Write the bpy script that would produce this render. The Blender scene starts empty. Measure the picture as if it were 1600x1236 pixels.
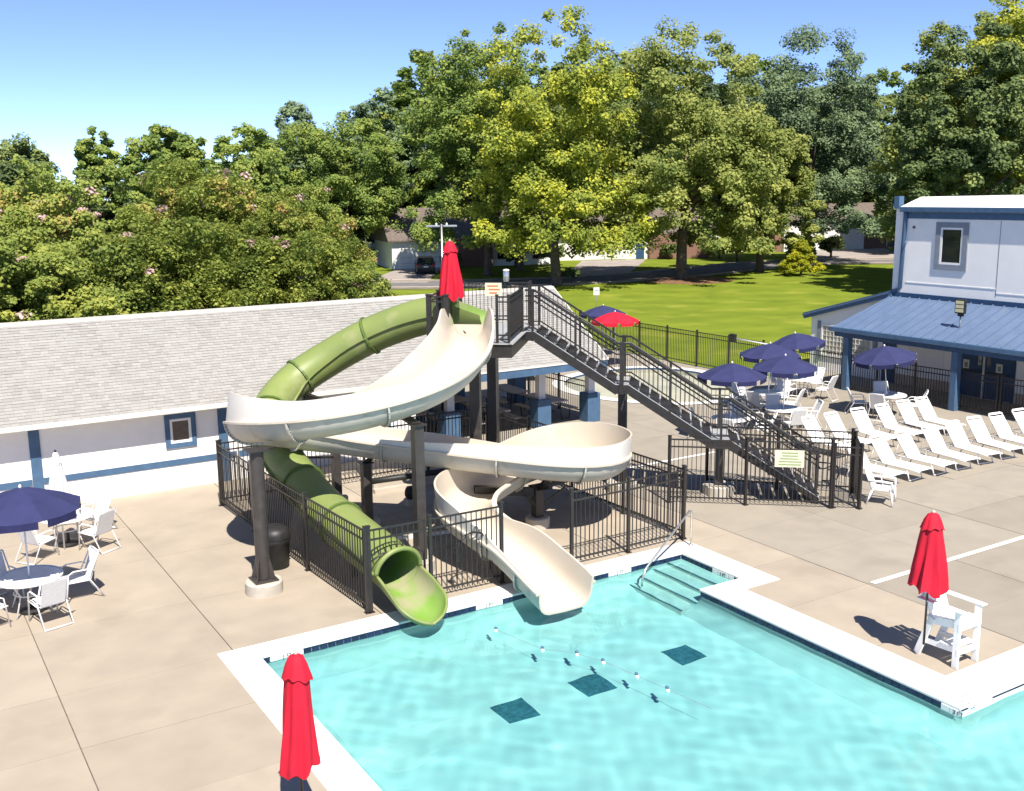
import bpy, math, random
import numpy as np
from mathutils import Vector, Matrix

# ------------------------------------------------------------------ camera, light, exposure
SC = bpy.context.scene
COL = SC.collection
cam_d = bpy.data.cameras.new('camera'); cam = bpy.data.objects.new('camera', cam_d); COL.objects.link(cam)
cam_d.sensor_width = 36.0; cam_d.lens = 36.777; cam_d.clip_start = 0.1; cam_d.clip_end = 3000
PIT, ROL, YAW = 0.1931199686644989, -0.011477869558488374, -0.5560956031415973
fw = Vector((-math.sin(YAW)*math.cos(PIT), math.cos(YAW)*math.cos(PIT), -math.sin(PIT)))
rt = Vector((math.cos(YAW), math.sin(YAW), 0)); up = rt.cross(fw)
rt2 = rt*math.cos(ROL)+up*math.sin(ROL); up2 = -rt*math.sin(ROL)+up*math.cos(ROL)
m3 = Matrix((rt2, up2, -fw)).transposed().to_4x4(); m3.translation = (0, 0, 8.0)
cam.matrix_world = m3
SC.camera = cam

SUN_EL, TO_SUN = math.radians(55), Vector((-0.25, -1.0, 0)).normalized()
to_sun = Vector((TO_SUN.x*math.cos(SUN_EL), TO_SUN.y*math.cos(SUN_EL), math.sin(SUN_EL)))
W = bpy.data.worlds.new('World'); SC.world = W; W.use_nodes = True
nt = W.node_tree; nt.nodes.clear()
sky = nt.nodes.new('ShaderNodeTexSky'); sky.sky_type = 'NISHITA'; sky.sun_disc = False
sky.sun_elevation = SUN_EL; sky.sun_rotation = math.atan2(TO_SUN.x, TO_SUN.y)
sky.altitude = 8000; sky.air_density = 1.0; sky.dust_density = 0.0; sky.ozone_density = 2.6
bg = nt.nodes.new('ShaderNodeBackground'); bg.inputs['Strength'].default_value = 0.135
wo = nt.nodes.new('ShaderNodeOutputWorld')
sm = nt.nodes.new('ShaderNodeMix'); sm.data_type = 'RGBA'; sm.blend_type = 'MULTIPLY'; sm.inputs['Factor'].default_value = 1; sm.inputs['B'].default_value = (.99, .93, .97, 1)
nt.links.new(sky.outputs[0], sm.inputs['A']); nt.links.new(sm.outputs['Result'], bg.inputs['Color']); nt.links.new(bg.outputs[0], wo.inputs['Surface'])
sd = bpy.data.lights.new('sun', 'SUN'); sd.energy = 4.6; sd.cycles.is_caustics_light = True; sd.angle = math.radians(0.5); sd.color = (1.0, 0.94, 0.84)
so = bpy.data.objects.new('sun', sd); COL.objects.link(so); so.location = (0, 0, 60)
so.rotation_euler = to_sun.to_track_quat('Z', 'Y').to_euler()
SC.view_settings.view_transform = 'Standard'; SC.view_settings.look = 'None'
SC.view_settings.exposure = 1.0; SC.view_settings.gamma = 1.0; SC.view_settings.use_curve_mapping = False
try:
    SC.cycles.max_bounces = 6; SC.cycles.transparent_max_bounces = 16; SC.cycles.caustics_reflective = False
    SC.cycles.caustics_refractive = True; SC.cycles.sample_clamp_indirect = 6
except Exception: pass
R = random.Random(7)

# ------------------------------------------------------------------ materials
def mat(name, col, rough=0.6, var=0.0, scale=6.0, bump=0.0, bscale=60.0, metal=0.0, spec=0.4, col2=None, objvar=0.0, detail=6.0, wear=None):
    m = bpy.data.materials.new(name); m.use_nodes = True; n = m.node_tree; N = n.nodes
    b = N['Principled BSDF']; b.inputs['Roughness'].default_value = rough; b.inputs['Metallic'].default_value = metal
    b.inputs['Specular IOR Level'].default_value = spec
    tc = N.new('ShaderNodeTexCoord')
    no = N.new('ShaderNodeTexNoise'); no.inputs['Scale'].default_value = scale; no.inputs['Detail'].default_value = detail
    n.links.new(tc.outputs['Object'], no.inputs['Vector'])
    r = N.new('ShaderNodeValToRGB'); c2 = col2 or tuple(max(0, c*(1-var)) for c in col); c1 = col if col2 else tuple(c*(1+var) for c in col)
    r.color_ramp.elements[0].position = .32; r.color_ramp.elements[1].position = .68
    r.color_ramp.elements[0].color = (*c2, 1); r.color_ramp.elements[1].color = (*c1, 1)
    n.links.new(no.outputs['Fac'], r.inputs['Fac']); out = r.outputs['Color']
    if wear:                                   # blotches with a shape of their own: (colour, scale, threshold)
        w = N.new('ShaderNodeTexNoise'); w.inputs['Scale'].default_value = wear[1]; w.inputs['Detail'].default_value = 8
        n.links.new(tc.outputs['Object'], w.inputs['Vector'])
        wr = N.new('ShaderNodeMapRange'); wr.inputs['From Min'].default_value = wear[2]; wr.inputs['From Max'].default_value = wear[2]+.16
        n.links.new(w.outputs['Fac'], wr.inputs['Value'])
        mx = N.new('ShaderNodeMix'); mx.data_type = 'RGBA'; mx.inputs['B'].default_value = (*wear[0], 1)
        n.links.new(wr.outputs[0], mx.inputs['Factor']); n.links.new(out, mx.inputs['A']); out = mx.outputs['Result']
    if objvar:
        oi = N.new('ShaderNodeObjectInfo'); mr = N.new('ShaderNodeMapRange')
        mr.inputs['To Min'].default_value = 1-objvar; mr.inputs['To Max'].default_value = 1+objvar
        n.links.new(oi.outputs['Random'], mr.inputs['Value'])
        hs = N.new('ShaderNodeHueSaturation'); n.links.new(mr.outputs[0], hs.inputs['Value']); n.links.new(out, hs.inputs['Color']); out = hs.outputs['Color']
    n.links.new(out, b.inputs['Base Color'])
    if bump:
        bn = N.new('ShaderNodeTexNoise'); bn.inputs['Scale'].default_value = bscale; bn.inputs['Detail'].default_value = 4
        n.links.new(tc.outputs['Object'], bn.inputs['Vector'])
        bp = N.new('ShaderNodeBump'); bp.inputs['Strength'].default_value = bump; bp.inputs['Distance'].default_value = .02
        n.links.new(bn.outputs['Fac'], bp.inputs['Height']); n.links.new(bp.outputs[0], b.inputs['Normal'])
    return m

def island_mat(name, stops, rough=.8, trans=0.0, bump=0.0, spec=.2, mix_=(2.2, .5)):
    """colour drawn per loose piece of the mesh (leaves, shingles)"""
    m = bpy.data.materials.new(name); m.use_nodes = True; n = m.node_tree; N = n.nodes
    b = N['Principled BSDF']; b.inputs['Roughness'].default_value = rough; b.inputs['Specular IOR Level'].default_value = spec
    g = N.new('ShaderNodeNewGeometry'); r = N.new('ShaderNodeValToRGB'); cr = r.color_ramp
    cr.interpolation = 'LINEAR'
    while len(cr.elements) < len(stops): cr.elements.new(.5)
    for e, (p, c) in zip(cr.elements, stops): e.position = p; e.color = (*c, 1)
    tc = N.new('ShaderNodeTexCoord'); no = N.new('ShaderNodeTexNoise'); no.inputs['Scale'].default_value = .45; no.inputs['Detail'].default_value = 3
    n.links.new(tc.outputs['Object'], no.inputs['Vector'])
    ad = N.new('ShaderNodeMath'); ad.operation = 'MULTIPLY_ADD'; ad.inputs[1].default_value = mix_[0]; ad.inputs[2].default_value = -.5*mix_[0]+.5*(1-mix_[1])
    n.links.new(no.outputs['Fac'], ad.inputs[0])
    a2 = N.new('ShaderNodeMath'); a2.operation = 'MULTIPLY_ADD'; a2.use_clamp = True; a2.inputs[1].default_value = mix_[1]
    n.links.new(g.outputs['Random Per Island'], a2.inputs[0]); n.links.new(ad.outputs[0], a2.inputs[2])
    n.links.new(a2.outputs[0], r.inputs['Fac']); n.links.new(r.outputs['Color'], b.inputs['Base Color'])
    if trans:
        t = N.new('ShaderNodeBsdfTranslucent'); n.links.new(r.outputs['Color'], t.inputs['Color'])
        mx = N.new('ShaderNodeMixShader'); mx.inputs[0].default_value = trans
        n.links.new(b.outputs[0], mx.inputs[1]); n.links.new(t.outputs[0], mx.inputs[2])
        n.links.new(mx.outputs[0], N['Material Output'].inputs['Surface'])
    return m

M = {}
M['slab'] = mat('concrete', (0.374, 0.316, 0.247), .85, .10, 1.1, .25, 90, objvar=.07, col2=(0.321, 0.272, 0.216), wear=((0.304, 0.256, 0.201), .7, .56))
M['slab_grey'] = mat('grey_concrete', (0.299, 0.262, 0.213), .85, .1, 1.3, .25, 90, objvar=.06, col2=(0.264, 0.233, 0.191), wear=((0.235, 0.209, 0.172), .75, .57))
M['joint'] = mat('joint_mortar', (0.140, 0.115, 0.091), .9, .2, 9)
M['coping'] = mat('white_coping', (0.736, 0.718, 0.681), .6, .04, 5, .1, 80)
M['plaster'] = mat('pool_plaster', (.76, .78, .755), .5, 0, .9, .1, 20, col2=(.64, .725, .71), detail=10)  # mottled colour imitates the rippled light seen through the water
M['tile'] = mat('navy_tile', (.012, .022, .06), .18, .3, 20, objvar=.3)
M['white_tile'] = mat('white_tile', (.75, .75, .72), .25, .03, 10)
M['mark'] = mat('dark_tile', (.055, .15, .19), .4, .3, 14)
M['ink'] = mat('black_paint', (.03, .03, .035), .6, .2, 20)
M['faint'] = mat('worn_paint', (.32, .30, .30), .7, .4, 40)
M['line'] = mat('white_line_paint', (.78, .76, .72), .7, .06, 9)
M['stucco'] = mat('white_stucco', (.80, .78, .755), .85, .03, 2.5, .15, 70)
M['stucco2'] = mat('pale_panel', (.86, .84, .80), .8, .03, 1.2, .1, 60)
M['blue'] = mat('blue_trim', (0.060, 0.119, 0.207), .55, .12, 4, .05, 40, wear=((0.088, 0.150, 0.238), 3, .62))
M['navytrim'] = mat('dark_blue_paint', (.025, .065, .14), .5, .15, 4)
M['greytrim'] = mat('slate_trim', (.22, .245, .28), .6, .08, 5)
M['roofblue'] = mat('blue_metal_roof', (0.116, 0.166, 0.268), .42, .07, 2.0, .05, 5, metal=.1, wear=((0.152, 0.200, 0.280), 1.2, .6))
M['ivory'] = mat('ivory_trim', (.66, .63, .56), .6, .06, 6)
M['ridge'] = mat('ridge_shingle', (0.378, 0.351, 0.324), .9, .12, 6)
M['glass'] = mat('dark_window_glass', (.015, .02, .022), .06, .3, 3, spec=.8)
M['blind'] = mat('window_with_blind', (0.375, 0.356, 0.300), .3, .35, 3, spec=.6)
M['shade'] = mat('brown_blind', (.13, .10, .075), .5, .2, 5)
M['steel'] = mat('dark_bronze_steel', (.024, .021, .020), .42, .2, 8, .03, 40, spec=.5, wear=((.045, .038, .034), 4, .64))
M['post'] = mat('brown_black_post', (.046, .040, .037), .4, .18, 5, .03, 30, spec=.5, wear=((.07, .06, .054), 2.5, .62))
M['tread'] = mat('galvanised_tread', (.50, .50, .49), .45, .1, 12, metal=.4)
M['lime'] = mat('lime_fibreglass', (0.205, 0.250, 0.075), .46, .05, 1.0, .02, 8, col2=(0.168, 0.217, 0.067), wear=((0.254, 0.275, 0.119), 1.5, .55), spec=.35)
M['lime_dark'] = mat('lime_flange', (.10, .15, .035), .5, .1, 4)
M['lime_in'] = mat('lime_fibreglass_worn', (0.222, 0.323, 0.094), .3, .1, 2, col2=(0.162, 0.296, 0.047), wear=((0.296, 0.296, 0.168), 1.4, .47), spec=.5)
M['cream'] = mat('cream_fibreglass', (0.568, 0.512, 0.430), .32, .03, .9, .01, 8, col2=(0.533, 0.464, 0.378), spec=.45, wear=((0.490, 0.421, 0.344), 1.3, .62))
M['sunlit_gelcoat'] = mat('sunlit_gelcoat_band', (0.718, 0.690, 0.635), .35, .03, 1.2, .01, 8, spec=.5, wear=((0.635, 0.598, 0.524), 1.5, .63))  # white band colour with the sun on the outer wall painted in
M['cream_out'] = mat('cream_gelcoat_back', (0.521, 0.504, 0.445), .5, .05, 1.4, .02, 20, col2=(0.454, 0.445, 0.386), wear=((0.370, 0.353, 0.286), 2.2, .60))
M['navy'] = mat('navy_canvas', (0.019, 0.023, 0.081), .85, .16, 3, .2, 240, col2=(0.026, 0.030, 0.101))
M['navy_in'] = mat('navy_valance', (.014, .016, .07), .85, .2, 5)
M['red'] = mat('red_canvas', (0.510, 0.005, 0.025), .8, .1, 4, .2, 160)
M['whitec'] = mat('white_canvas', (.60, .59, .62), .85, .04, 5, .2, 160)
M['white'] = mat('white_powder_coat', (.80, .79, .77), .42, .03, 6)
M['resin'] = mat('white_resin', (.82, .81, .79), .5, .03, 6)
M['sling'] = mat('white_sling_mesh', (.73, .73, .73), .75, .06, 30, .3, 300)
M['frost'] = mat('white_acrylic_top', (.72, .74, .78), .25, .03, 6, spec=.6)
M['chrome'] = mat('stainless_rail', (.62, .60, .55), .25, .05, 10, metal=.85)
M['black'] = mat('black_plastic', (.018, .018, .018), .5, .3, 6, .05, 40)
M['tabletop'] = mat('grey_brown_table', (.42, .37, .33), .6, .12, 5, .1, 50)
M['foot'] = mat('footing_concrete', (0.450, 0.409, 0.345), .85, .1, 5, .2, 50)
M['grass'] = mat('lawn_grass', (0.169, 0.211, 0.024), .95, .2, .35, .8, 12, spec=.03, col2=(0.116, 0.157, 0.019), detail=14, wear=((0.228, 0.243, 0.038), .30, .56))
M['rough'] = mat('woodland_floor', (.10, .12, .03), .95, .3, .5, .4, 9, col2=(.075, .07, .03), detail=10)
M['asphalt'] = mat('asphalt', (0.144, 0.138, 0.140), .9, .12, .8, .2, 60, wear=((0.213, 0.200, 0.194), .35, .58))
M['drive'] = mat('driveway_concrete', (.30, .26, .235), .9, .12, .6, .2, 60)
M['kerb'] = mat('kerb_concrete', (.46, .39, .33), .9, .1, 1.5)
M['mulch'] = mat('leaf_mulch', (0.170, 0.089, 0.047), .95, .35, 3, .5, 20)
M['bark'] = mat('tree_bark', (.15, .115, .085), .95, .3, 5, .5, 18, col2=(.08, .06, .045))
M['tan'] = mat('tan_shade_dirt', (.46, .36, .27), .8, .08, 2)
M['brick'] = mat('brown_brick', (.21, .115, .085), .9, .25, 12)
M['houseroof'] = mat('brown_roof', (.13, .105, .09), .9, .2, 4, .2, 30)
M['housewhite'] = mat('house_white', (.74, .72, .68), .7, .05, 2)
M['carpaint'] = mat('charcoal_car_paint', (.02, .024, .028), .2, .1, 3, spec=.7)
M['sign'] = mat('cream_sign', (.66, .62, .44), .6, .05, 8)
M['signred'] = mat('sign_red_print', (.52, .16, .07), .6, .1, 10)
M['signgreen'] = mat('sign_green_print', (.20, .30, .14), .6, .1, 10)
M['yellow'] = mat('yellow_paint', (.72, .46, .03), .5, .1, 5)
M['kidfloor'] = mat('wading_pool_floor', (.40, .385, .30), .8, .1, .5, col2=(.31, .315, .25), wear=((.25, .265, .215), .4, .56))
M['led'] = mat('floodlight_lens', (.62, .58, .36), .3, .1, 20)
M['dirt'] = mat('bare_soil', (.20, .145, .075), .95, .3, 6, .4, 30, col2=(.12, .12, .04))
M['shingle'] = island_mat('asphalt_shingles', [(0, (0.260, 0.246, 0.232)), (.45, (0.290, 0.279, 0.263)), (1, (0.319, 0.307, 0.291))], .95, mix_=(.8, .9))
LG = {}
LG['yellow'] = island_mat('leaf_yellow_green', [(0, (0.131, 0.185, 0.032)), (.45, (0.308, 0.363, 0.064)), (.8, (0.556, 0.556, 0.076)), (1, (0.620, 0.620, 0.064))], .6, .46)
LG['olive'] = island_mat('leaf_olive_green', [(0, (0.124, 0.177, 0.042)), (.5, (0.286, 0.331, 0.089)), (1, (0.494, 0.510, 0.149))], .6, .46)
LG['mid'] = island_mat('leaf_mid_green', [(0, (0.093, 0.155, 0.038)), (.5, (0.224, 0.308, 0.072)), (1, (0.416, 0.463, 0.107))], .6, .46)
LG['dark'] = island_mat('leaf_dark_green', [(0, (0.070, 0.107, 0.042)), (.6, (0.155, 0.209, 0.072)), (1, (0.308, 0.348, 0.107))], .6, .35)
LG['blue'] = island_mat('leaf_blue_green', [(0, (0.085, 0.131, 0.076)), (.6, (0.185, 0.254, 0.128)), (1, (0.308, 0.386, 0.182))], .6, .35)
LG['myrtle'] = island_mat('leaf_myrtle', [(0, (0.127, 0.183, 0.038)), (.5, (0.285, 0.360, 0.079)), (.82, (0.443, 0.455, 0.105)), (1, (0.557, 0.367, 0.157))], .6, .46)
LG['myrtle2'] = island_mat('leaf_myrtle_fresh', [(0, (0.115, 0.169, 0.038)), (.5, (0.270, 0.331, 0.072)), (1, (0.494, 0.494, 0.107))], .6, .46)
LG['lemon'] = island_mat('leaf_lemon', [(0, (.17, .20, .012)), (.5, (.36, .36, .016)), (1, (.5, .48, .025))], .6, .35)
LG['pink'] = island_mat('blossom_pink', [(0, (.46, .26, .27)), (1, (.68, .50, .50))], .7, .3)

def water_material(name, tint):
    m = bpy.data.materials.new(name); m.use_nodes = True; n = m.node_tree; N = n.nodes; N.clear()
    o = N.new('ShaderNodeOutputMaterial'); g = N.new('ShaderNodeBsdfGlass'); g.inputs['IOR'].default_value = 1.33; g.inputs['Roughness'].default_value = 0; g.inputs['Color'].default_value = (*tint, 1)
    n.links.new(g.outputs[0], o.inputs['Surface']); return m
M['water'] = water_material('pool_water', (.63, .955, .965))

# ------------------------------------------------------------------ mesh helpers
class MB:
    def __init__(s): s.v = []; s.f = []; s.mi = []; s.cur = 0
    def add(s, vs, fs):
        b = len(s.v); s.v += [tuple(v) for v in vs]; s.f += [tuple(b+i for i in f) for f in fs]; s.mi += [s.cur]*len(fs); return s
    def box(s, c, d, rz=0.0, rx=0.0, ry=0.0):
        m = Matrix.Translation(c) @ Matrix.Rotation(rz, 4, 'Z') @ Matrix.Rotation(ry, 4, 'Y') @ Matrix.Rotation(rx, 4, 'X')
        x, y, z = d[0]/2, d[1]/2, d[2]/2
        vs = [m @ Vector(p) for p in ((-x,-y,-z),(x,-y,-z),(x,y,-z),(-x,y,-z),(-x,-y,z),(x,-y,z),(x,y,z),(-x,y,z))]
        return s.add(vs, [(0,3,2,1),(4,5,6,7),(0,1,5,4),(1,2,6,5),(2,3,7,6),(3,0,4,7)])
    def b2(s, lo, hi): return s.box([(a+b)/2 for a, b in zip(lo, hi)], [b-a for a, b in zip(lo, hi)])
    def bar(s, a, b, w, h, upv=(0, 0, 1)):
        a, b = Vector(a), Vector(b); d = (b-a); L = d.length; d.normalize(); u = Vector(upv)
        if abs(d.dot(u)) > .98: u = Vector((1, 0, 0))
        x = d.cross(u).normalized(); z = x.cross(d)
        vs = [p + x*sx*w/2 + z*sz*h/2 for p in (a, b) for sx, sz in ((-1,-1),(1,-1),(1,1),(-1,1))]
        return s.add(vs, [(0,1,2,3),(7,6,5,4),(0,4,5,1),(1,5,6,2),(2,6,7,3),(3,7,4,0)])
    def tube(s, pts, r, n=8, cap=True):
        pts = [Vector(p) for p in pts]; rs = r if isinstance(r, (list, tuple)) else [r]*len(pts); rings = []
        prev = None
        for i, p in enumerate(pts):
            d = (pts[min(i+1, len(pts)-1)] - pts[max(i-1, 0)]).normalized()
            u = prev if prev is not None else (Vector((0,0,1)) if abs(d.z) < .95 else Vector((1,0,0)))
            x = d.cross(u).normalized(); y = x.cross(d).normalized(); prev = y
            rings.append([p + (x*math.cos(2*math.pi*k/n) + y*math.sin(2*math.pi*k/n))*rs[i] for k in range(n)])
        vs = [v for r_ in rings for v in r_]; fs = []
        for i in range(len(rings)-1):
            for k in range(n): fs.append((i*n+k, i*n+(k+1)%n, (i+1)*n+(k+1)%n, (i+1)*n+k))
        if cap: fs += [tuple(range(n-1, -1, -1)), tuple((len(rings)-1)*n+k for k in range(n))]
        return s.add(vs, fs)
    def lathe(s, prof, n=24, c=(0,0,0), cap=True):
        vs = [(c[0]+r*math.cos(2*math.pi*k/n), c[1]+r*math.sin(2*math.pi*k/n), c[2]+z) for r, z in prof for k in range(n)]; fs = []
        for i in range(len(prof)-1):
            for k in range(n): fs.append((i*n+k, i*n+(k+1)%n, (i+1)*n+(k+1)%n, (i+1)*n+k))
        if cap: fs += [tuple(range(n-1, -1, -1)), tuple((len(prof)-1)*n+k for k in range(n))]
        return s.add(vs, fs)
    def prism(s, poly, z0, z1):
        n = len(poly); vs = [(x, y, z0) for x, y in poly] + [(x, y, z1) for x, y in poly]
        return s.add(vs, [tuple(range(n-1, -1, -1)), tuple(range(n, 2*n))] + [(i, (i+1) % n, n+(i+1) % n, n+i) for i in range(n)])
    def mesh(s, name, mats, smooth=False):
        me = bpy.data.meshes.new(name); me.from_pydata([tuple(v) for v in s.v], [], s.f)
        for m in (mats if isinstance(mats, (list, tuple)) else [mats]): me.materials.append(m)
        if any(s.mi): me.polygons.foreach_set('material_index', s.mi)
        if smooth:
            me.polygons.foreach_set('use_smooth', [True]*len(me.polygons))
            if smooth is not True: me.set_sharp_from_angle(angle=math.radians(smooth))
        me.update(); return me

def tag(o, label=None, cat=None, group=None, kind=None):
    if label: o['label'] = label
    if cat: o['category'] = cat
    if group: o['group'] = group
    if kind: o['kind'] = kind
    return o
def obj(name, mb, m=None, parent=None, smooth=False, bevel=0.0, loc=None, rz=0.0, kind=None):
    me = mb if isinstance(mb, bpy.types.Mesh) else mb.mesh(name, m, smooth)
    o = bpy.data.objects.new(name, me); COL.objects.link(o)
    if parent is not None: o.parent = parent
    if loc is not None: o.location = loc
    if rz: o.rotation_euler = (0, 0, rz)
    if bevel:
        b = o.modifiers.new('bevel', 'BEVEL'); b.width = bevel; b.segments = 2; b.limit_method = 'ANGLE'; b.angle_limit = math.radians(40)
    if kind: o['kind'] = kind
    return o
def thing(name, label, cat, loc=(0,0,0), rz=0.0, group=None):
    o = bpy.data.objects.new(name, None); COL.objects.link(o); o.empty_display_size = .2
    o.location = loc; o.rotation_euler = (0, 0, rz); return tag(o, label, cat, group)
def dup(root, loc, rz, label=None, group=None, scale=None):
    def cp(o, par):
        c = o.copy(); COL.objects.link(c)
        if par is not None: c.parent = par
        for ch in KIDS.get(o.name, []): cp(ch, c)
        return c
    KIDS = {}
    for o in root.children_recursive: KIDS.setdefault(o.parent.name, []).append(o)
    r = cp(root, None); r.location = loc; r.rotation_euler = (0, 0, rz)
    if scale: r.scale = scale
    if label: r['label'] = label
    if group: r['group'] = group
    return r
def text_mesh(name, s, size, m, depth=.003):
    c = bpy.data.curves.new(name, 'FONT'); c.body = s; c.size = size; c.extrude = depth/2; c.align_x = 'CENTER'; c.align_y = 'CENTER'
    o = bpy.data.objects.new('temporary_text', c); COL.objects.link(o)
    dg = bpy.context.evaluated_depsgraph_get(); me = bpy.data.meshes.new_from_object(o.evaluated_get(dg))
    bpy.data.objects.remove(o); me.materials.clear(); me.materials.append(m); me.name = name; return me
def V(*a): return Vector(a)
def catmull(pts, per=8):
    """pts: tuples of any length; returns densely sampled list"""
    P = [np.array(p, float) for p in pts]; P = [2*P[0]-P[1]] + P + [2*P[-1]-P[-2]]; out = []
    for i in range(1, len(P)-2):
        for k in range(per):
            t = k/per; a, b, c, d = P[i-1:i+3]
            out.append(.5*((2*b)+(-a+c)*t+(2*a-5*b+4*c-d)*t*t+(-a+3*b-3*c+d)*t**3))
    out.append(P[-2]); return out

# ------------------------------------------------------------------ the setting: ground, lawn, street
def sheet_with_hole(name, outer, holes, z, m, kind='structure', parent=None):
    """rectangular sheet minus rectangles, as a rectilinear set of quads"""
    xs = sorted({outer[0], outer[2], *[min(max(v, outer[0]), outer[2]) for h in holes for v in (h[0], h[2])]})
    ys = sorted({outer[1], outer[3], *[min(max(v, outer[1]), outer[3]) for h in holes for v in (h[1], h[3])]})
    b = MB(); idx = {}
    def vid(x, y):
        if (x, y) not in idx: idx[(x, y)] = len(b.v); b.v.append((x, y, z))
        return idx[(x, y)]
    for i in range(len(xs)-1):
        for j in range(len(ys)-1):
            cx, cy = (xs[i]+xs[i+1])/2, (ys[j]+ys[j+1])/2
            if any(h[0] < cx < h[2] and h[1] < cy < h[3] for h in holes): continue
            b.f.append((vid(xs[i], ys[j]), vid(xs[i+1], ys[j]), vid(xs[i+1], ys[j+1]), vid(xs[i], ys[j+1]))); b.mi.append(0)
    return obj(name, b, m, parent, kind=kind)
POOL_RECTS = [(4.66, -6, 14.6, 17.5), (13.5, 14.6, 15.6, 17.5), (13.5, -6, 24.0, 9.95)]      # incl. coping
KID = (23.4, 28.9, 31.9, 38.4)
sheet_with_hole('ground', (-700, -200, 900, 1100), POOL_RECTS + [KID], -.06, M['rough'])
obj('lawn', MB().prism([(32.45, 31.8), (60, 20), (85, 40), (100, 66), (86, 78), (70, 77), (57, 74.5), (44, 76.5), (30, 84), (-10, 100), (-20, 60), (-20, 36), (14.2, 36), (14.2, 44.4), (32.45, 44.4)], -.05, -.03), M['grass'], kind='structure')
obj('far_lawn', MB().prism([(38, 92), (52, 81.5), (66, 78.5), (80, 82), (102, 82), (140, 78), (150, 130), (40, 150)], -.054, -.036), M['grass'], kind='structure')
# street: a strip of asphalt curving behind the pool house, with a kerb on both sides
st = [(24, 99), (33, 90.5), (43, 82), (52, 78), (61, 77), (72, 78.5), (83, 81), (92, 78.5), (103, 71), (120, 56)]
cl = catmull([(x, y, 0) for x, y in st], 6)
def strip(pts, off0, off1, z0, z1):
    b = MB(); L = []; Rr = []
    for i, p in enumerate(pts):
        d = pts[min(i+1, len(pts)-1)] - pts[max(i-1, 0)]; d = d/np.linalg.norm(d); n = np.array([-d[1], d[0], 0])
        L.append(p+n*off0); Rr.append(p+n*off1)
    n_ = len(pts); vs = []
    for l, r in zip(L, Rr): vs += [(l[0], l[1], z0), (r[0], r[1], z0), (l[0], l[1], z1), (r[0], r[1], z1)]
    fs = []
    for i in range(n_-1):
        a, c = 4*i, 4*i+4
        fs += [(a+2, c+2, c+3, a+3), (a, a+2, a+3, a+1) if i == 0 else (a, c, c+2, a+2), (a+1, a+3, c+3, c+1), (a, c, c+2, a+2)]
    return b.add(vs, fs)
obj('street', strip(cl, -3.2, 3.2, -.05, -.012), M['asphalt'], kind='structure')
obj('kerb', strip(cl, 3.2, 3.75, -.05, .10), M['kerb'], kind='structure')
obj('kerb', strip(cl, -3.75, -3.2, -.05, .10), M['kerb'], kind='structure')
obj('driveway', MB().prism([(62.5, 79.5), (56.2, 81.2), (71.3, 99.0), (78.3, 95.9)], -.034, .004), M['drive'], kind='structure')
obj('driveway', MB().prism([(38.5, 87.5), (43.5, 84.2), (53.6, 100.2), (48.3, 100.4)], -.034, .004), M['drive'], kind='structure')
obj('driveway', MB().prism([(88, 82.5), (100, 76.5), (116, 92.5), (104, 94)], -.034, .004), M['drive'], kind='structure')
obj('mulch_bed', MB().lathe([(0.01, -.05), (4.2, -.05), (4.2, .0), (3.2, .05), (.02, .16)], 22, (63, 71.6, 0)), M['mulch'], kind='structure')

# ------------------------------------------------------------------ pool deck, slab by slab
deck = sheet_with_hole('pool_deck', (-14, -9, 36.0, 44.2), POOL_RECTS + [KID, (-14, 28.8, 14.4, 44.2), (32.35, 31.7, 36, 44.2)], -.022, M['joint'])
cut = [(a-.0, b-.0, c+.0, d+.0) for a, b, c, d in POOL_RECTS] + [KID, (-14.1, 28.78, 14.4, 44.3), (32.35, 31.7, 36.1, 44.3)]
GX = [-14, -9.7, -6.77, -3.84, -.91, 2.02, 4.95, 7.88, 10.81, 13.74, 16.89, 19.6, 22.4, 25.2, 28.0, 30.8, 33.25, 36.0]
GY = [-9, -6, -3, 0, 3, 6, 8.9, 11.35, 13.43, 15.4, 17.35, 20.25, 23.3, 25.95, 28.8, 31.7, 34.6, 37.5, 40.4, 44.2]
def rect_minus(rs, h):
    out = []
    for a, b, c, d in rs:
        x0, y0, x1, y1 = max(a, h[0]), max(b, h[1]), min(c, h[2]), min(d, h[3])
        if x0 >= x1-1e-6 or y0 >= y1-1e-6: out.append((a, b, c, d)); continue
        for q in ((a, b, x0, d), (x1, b, c, d), (x0, b, x1, y0), (x0, y1, x1, d)):
            if q[2]-q[0] > .02 and q[3]-q[1] > .02: out.append(q)
    return out
G_ = .009
for i in range(len(GX)-1):
    for j in range(len(GY)-1):
        rs = [(GX[i]+G_, GY[j]+.005, GX[i+1]-G_, GY[j+1]-.005)]
        for h in cut: rs = rect_minus(rs, h)
        if not rs: continue
        b = MB(); z = R.uniform(-.003, .003)
        for a, bb, c, d in rs: b.b2((a, bb, -.018), (c, d, z))
        cx, cy = (GX[i]+GX[i+1])/2, (GY[j]+GY[j+1])/2
        obj('concrete_slab', b, M['slab'] if cx < 15.5 and cy < 29 else M['slab_grey'], deck)
obj('painted_line', MB().b2((17.0, 13.33, .006), (31.5, 13.46, .0085)), M['line'], deck)
obj('painted_line', MB().b2((17.6, 23.32, .006), (21.9, 23.44, .0085)), M['line'], deck)

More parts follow.
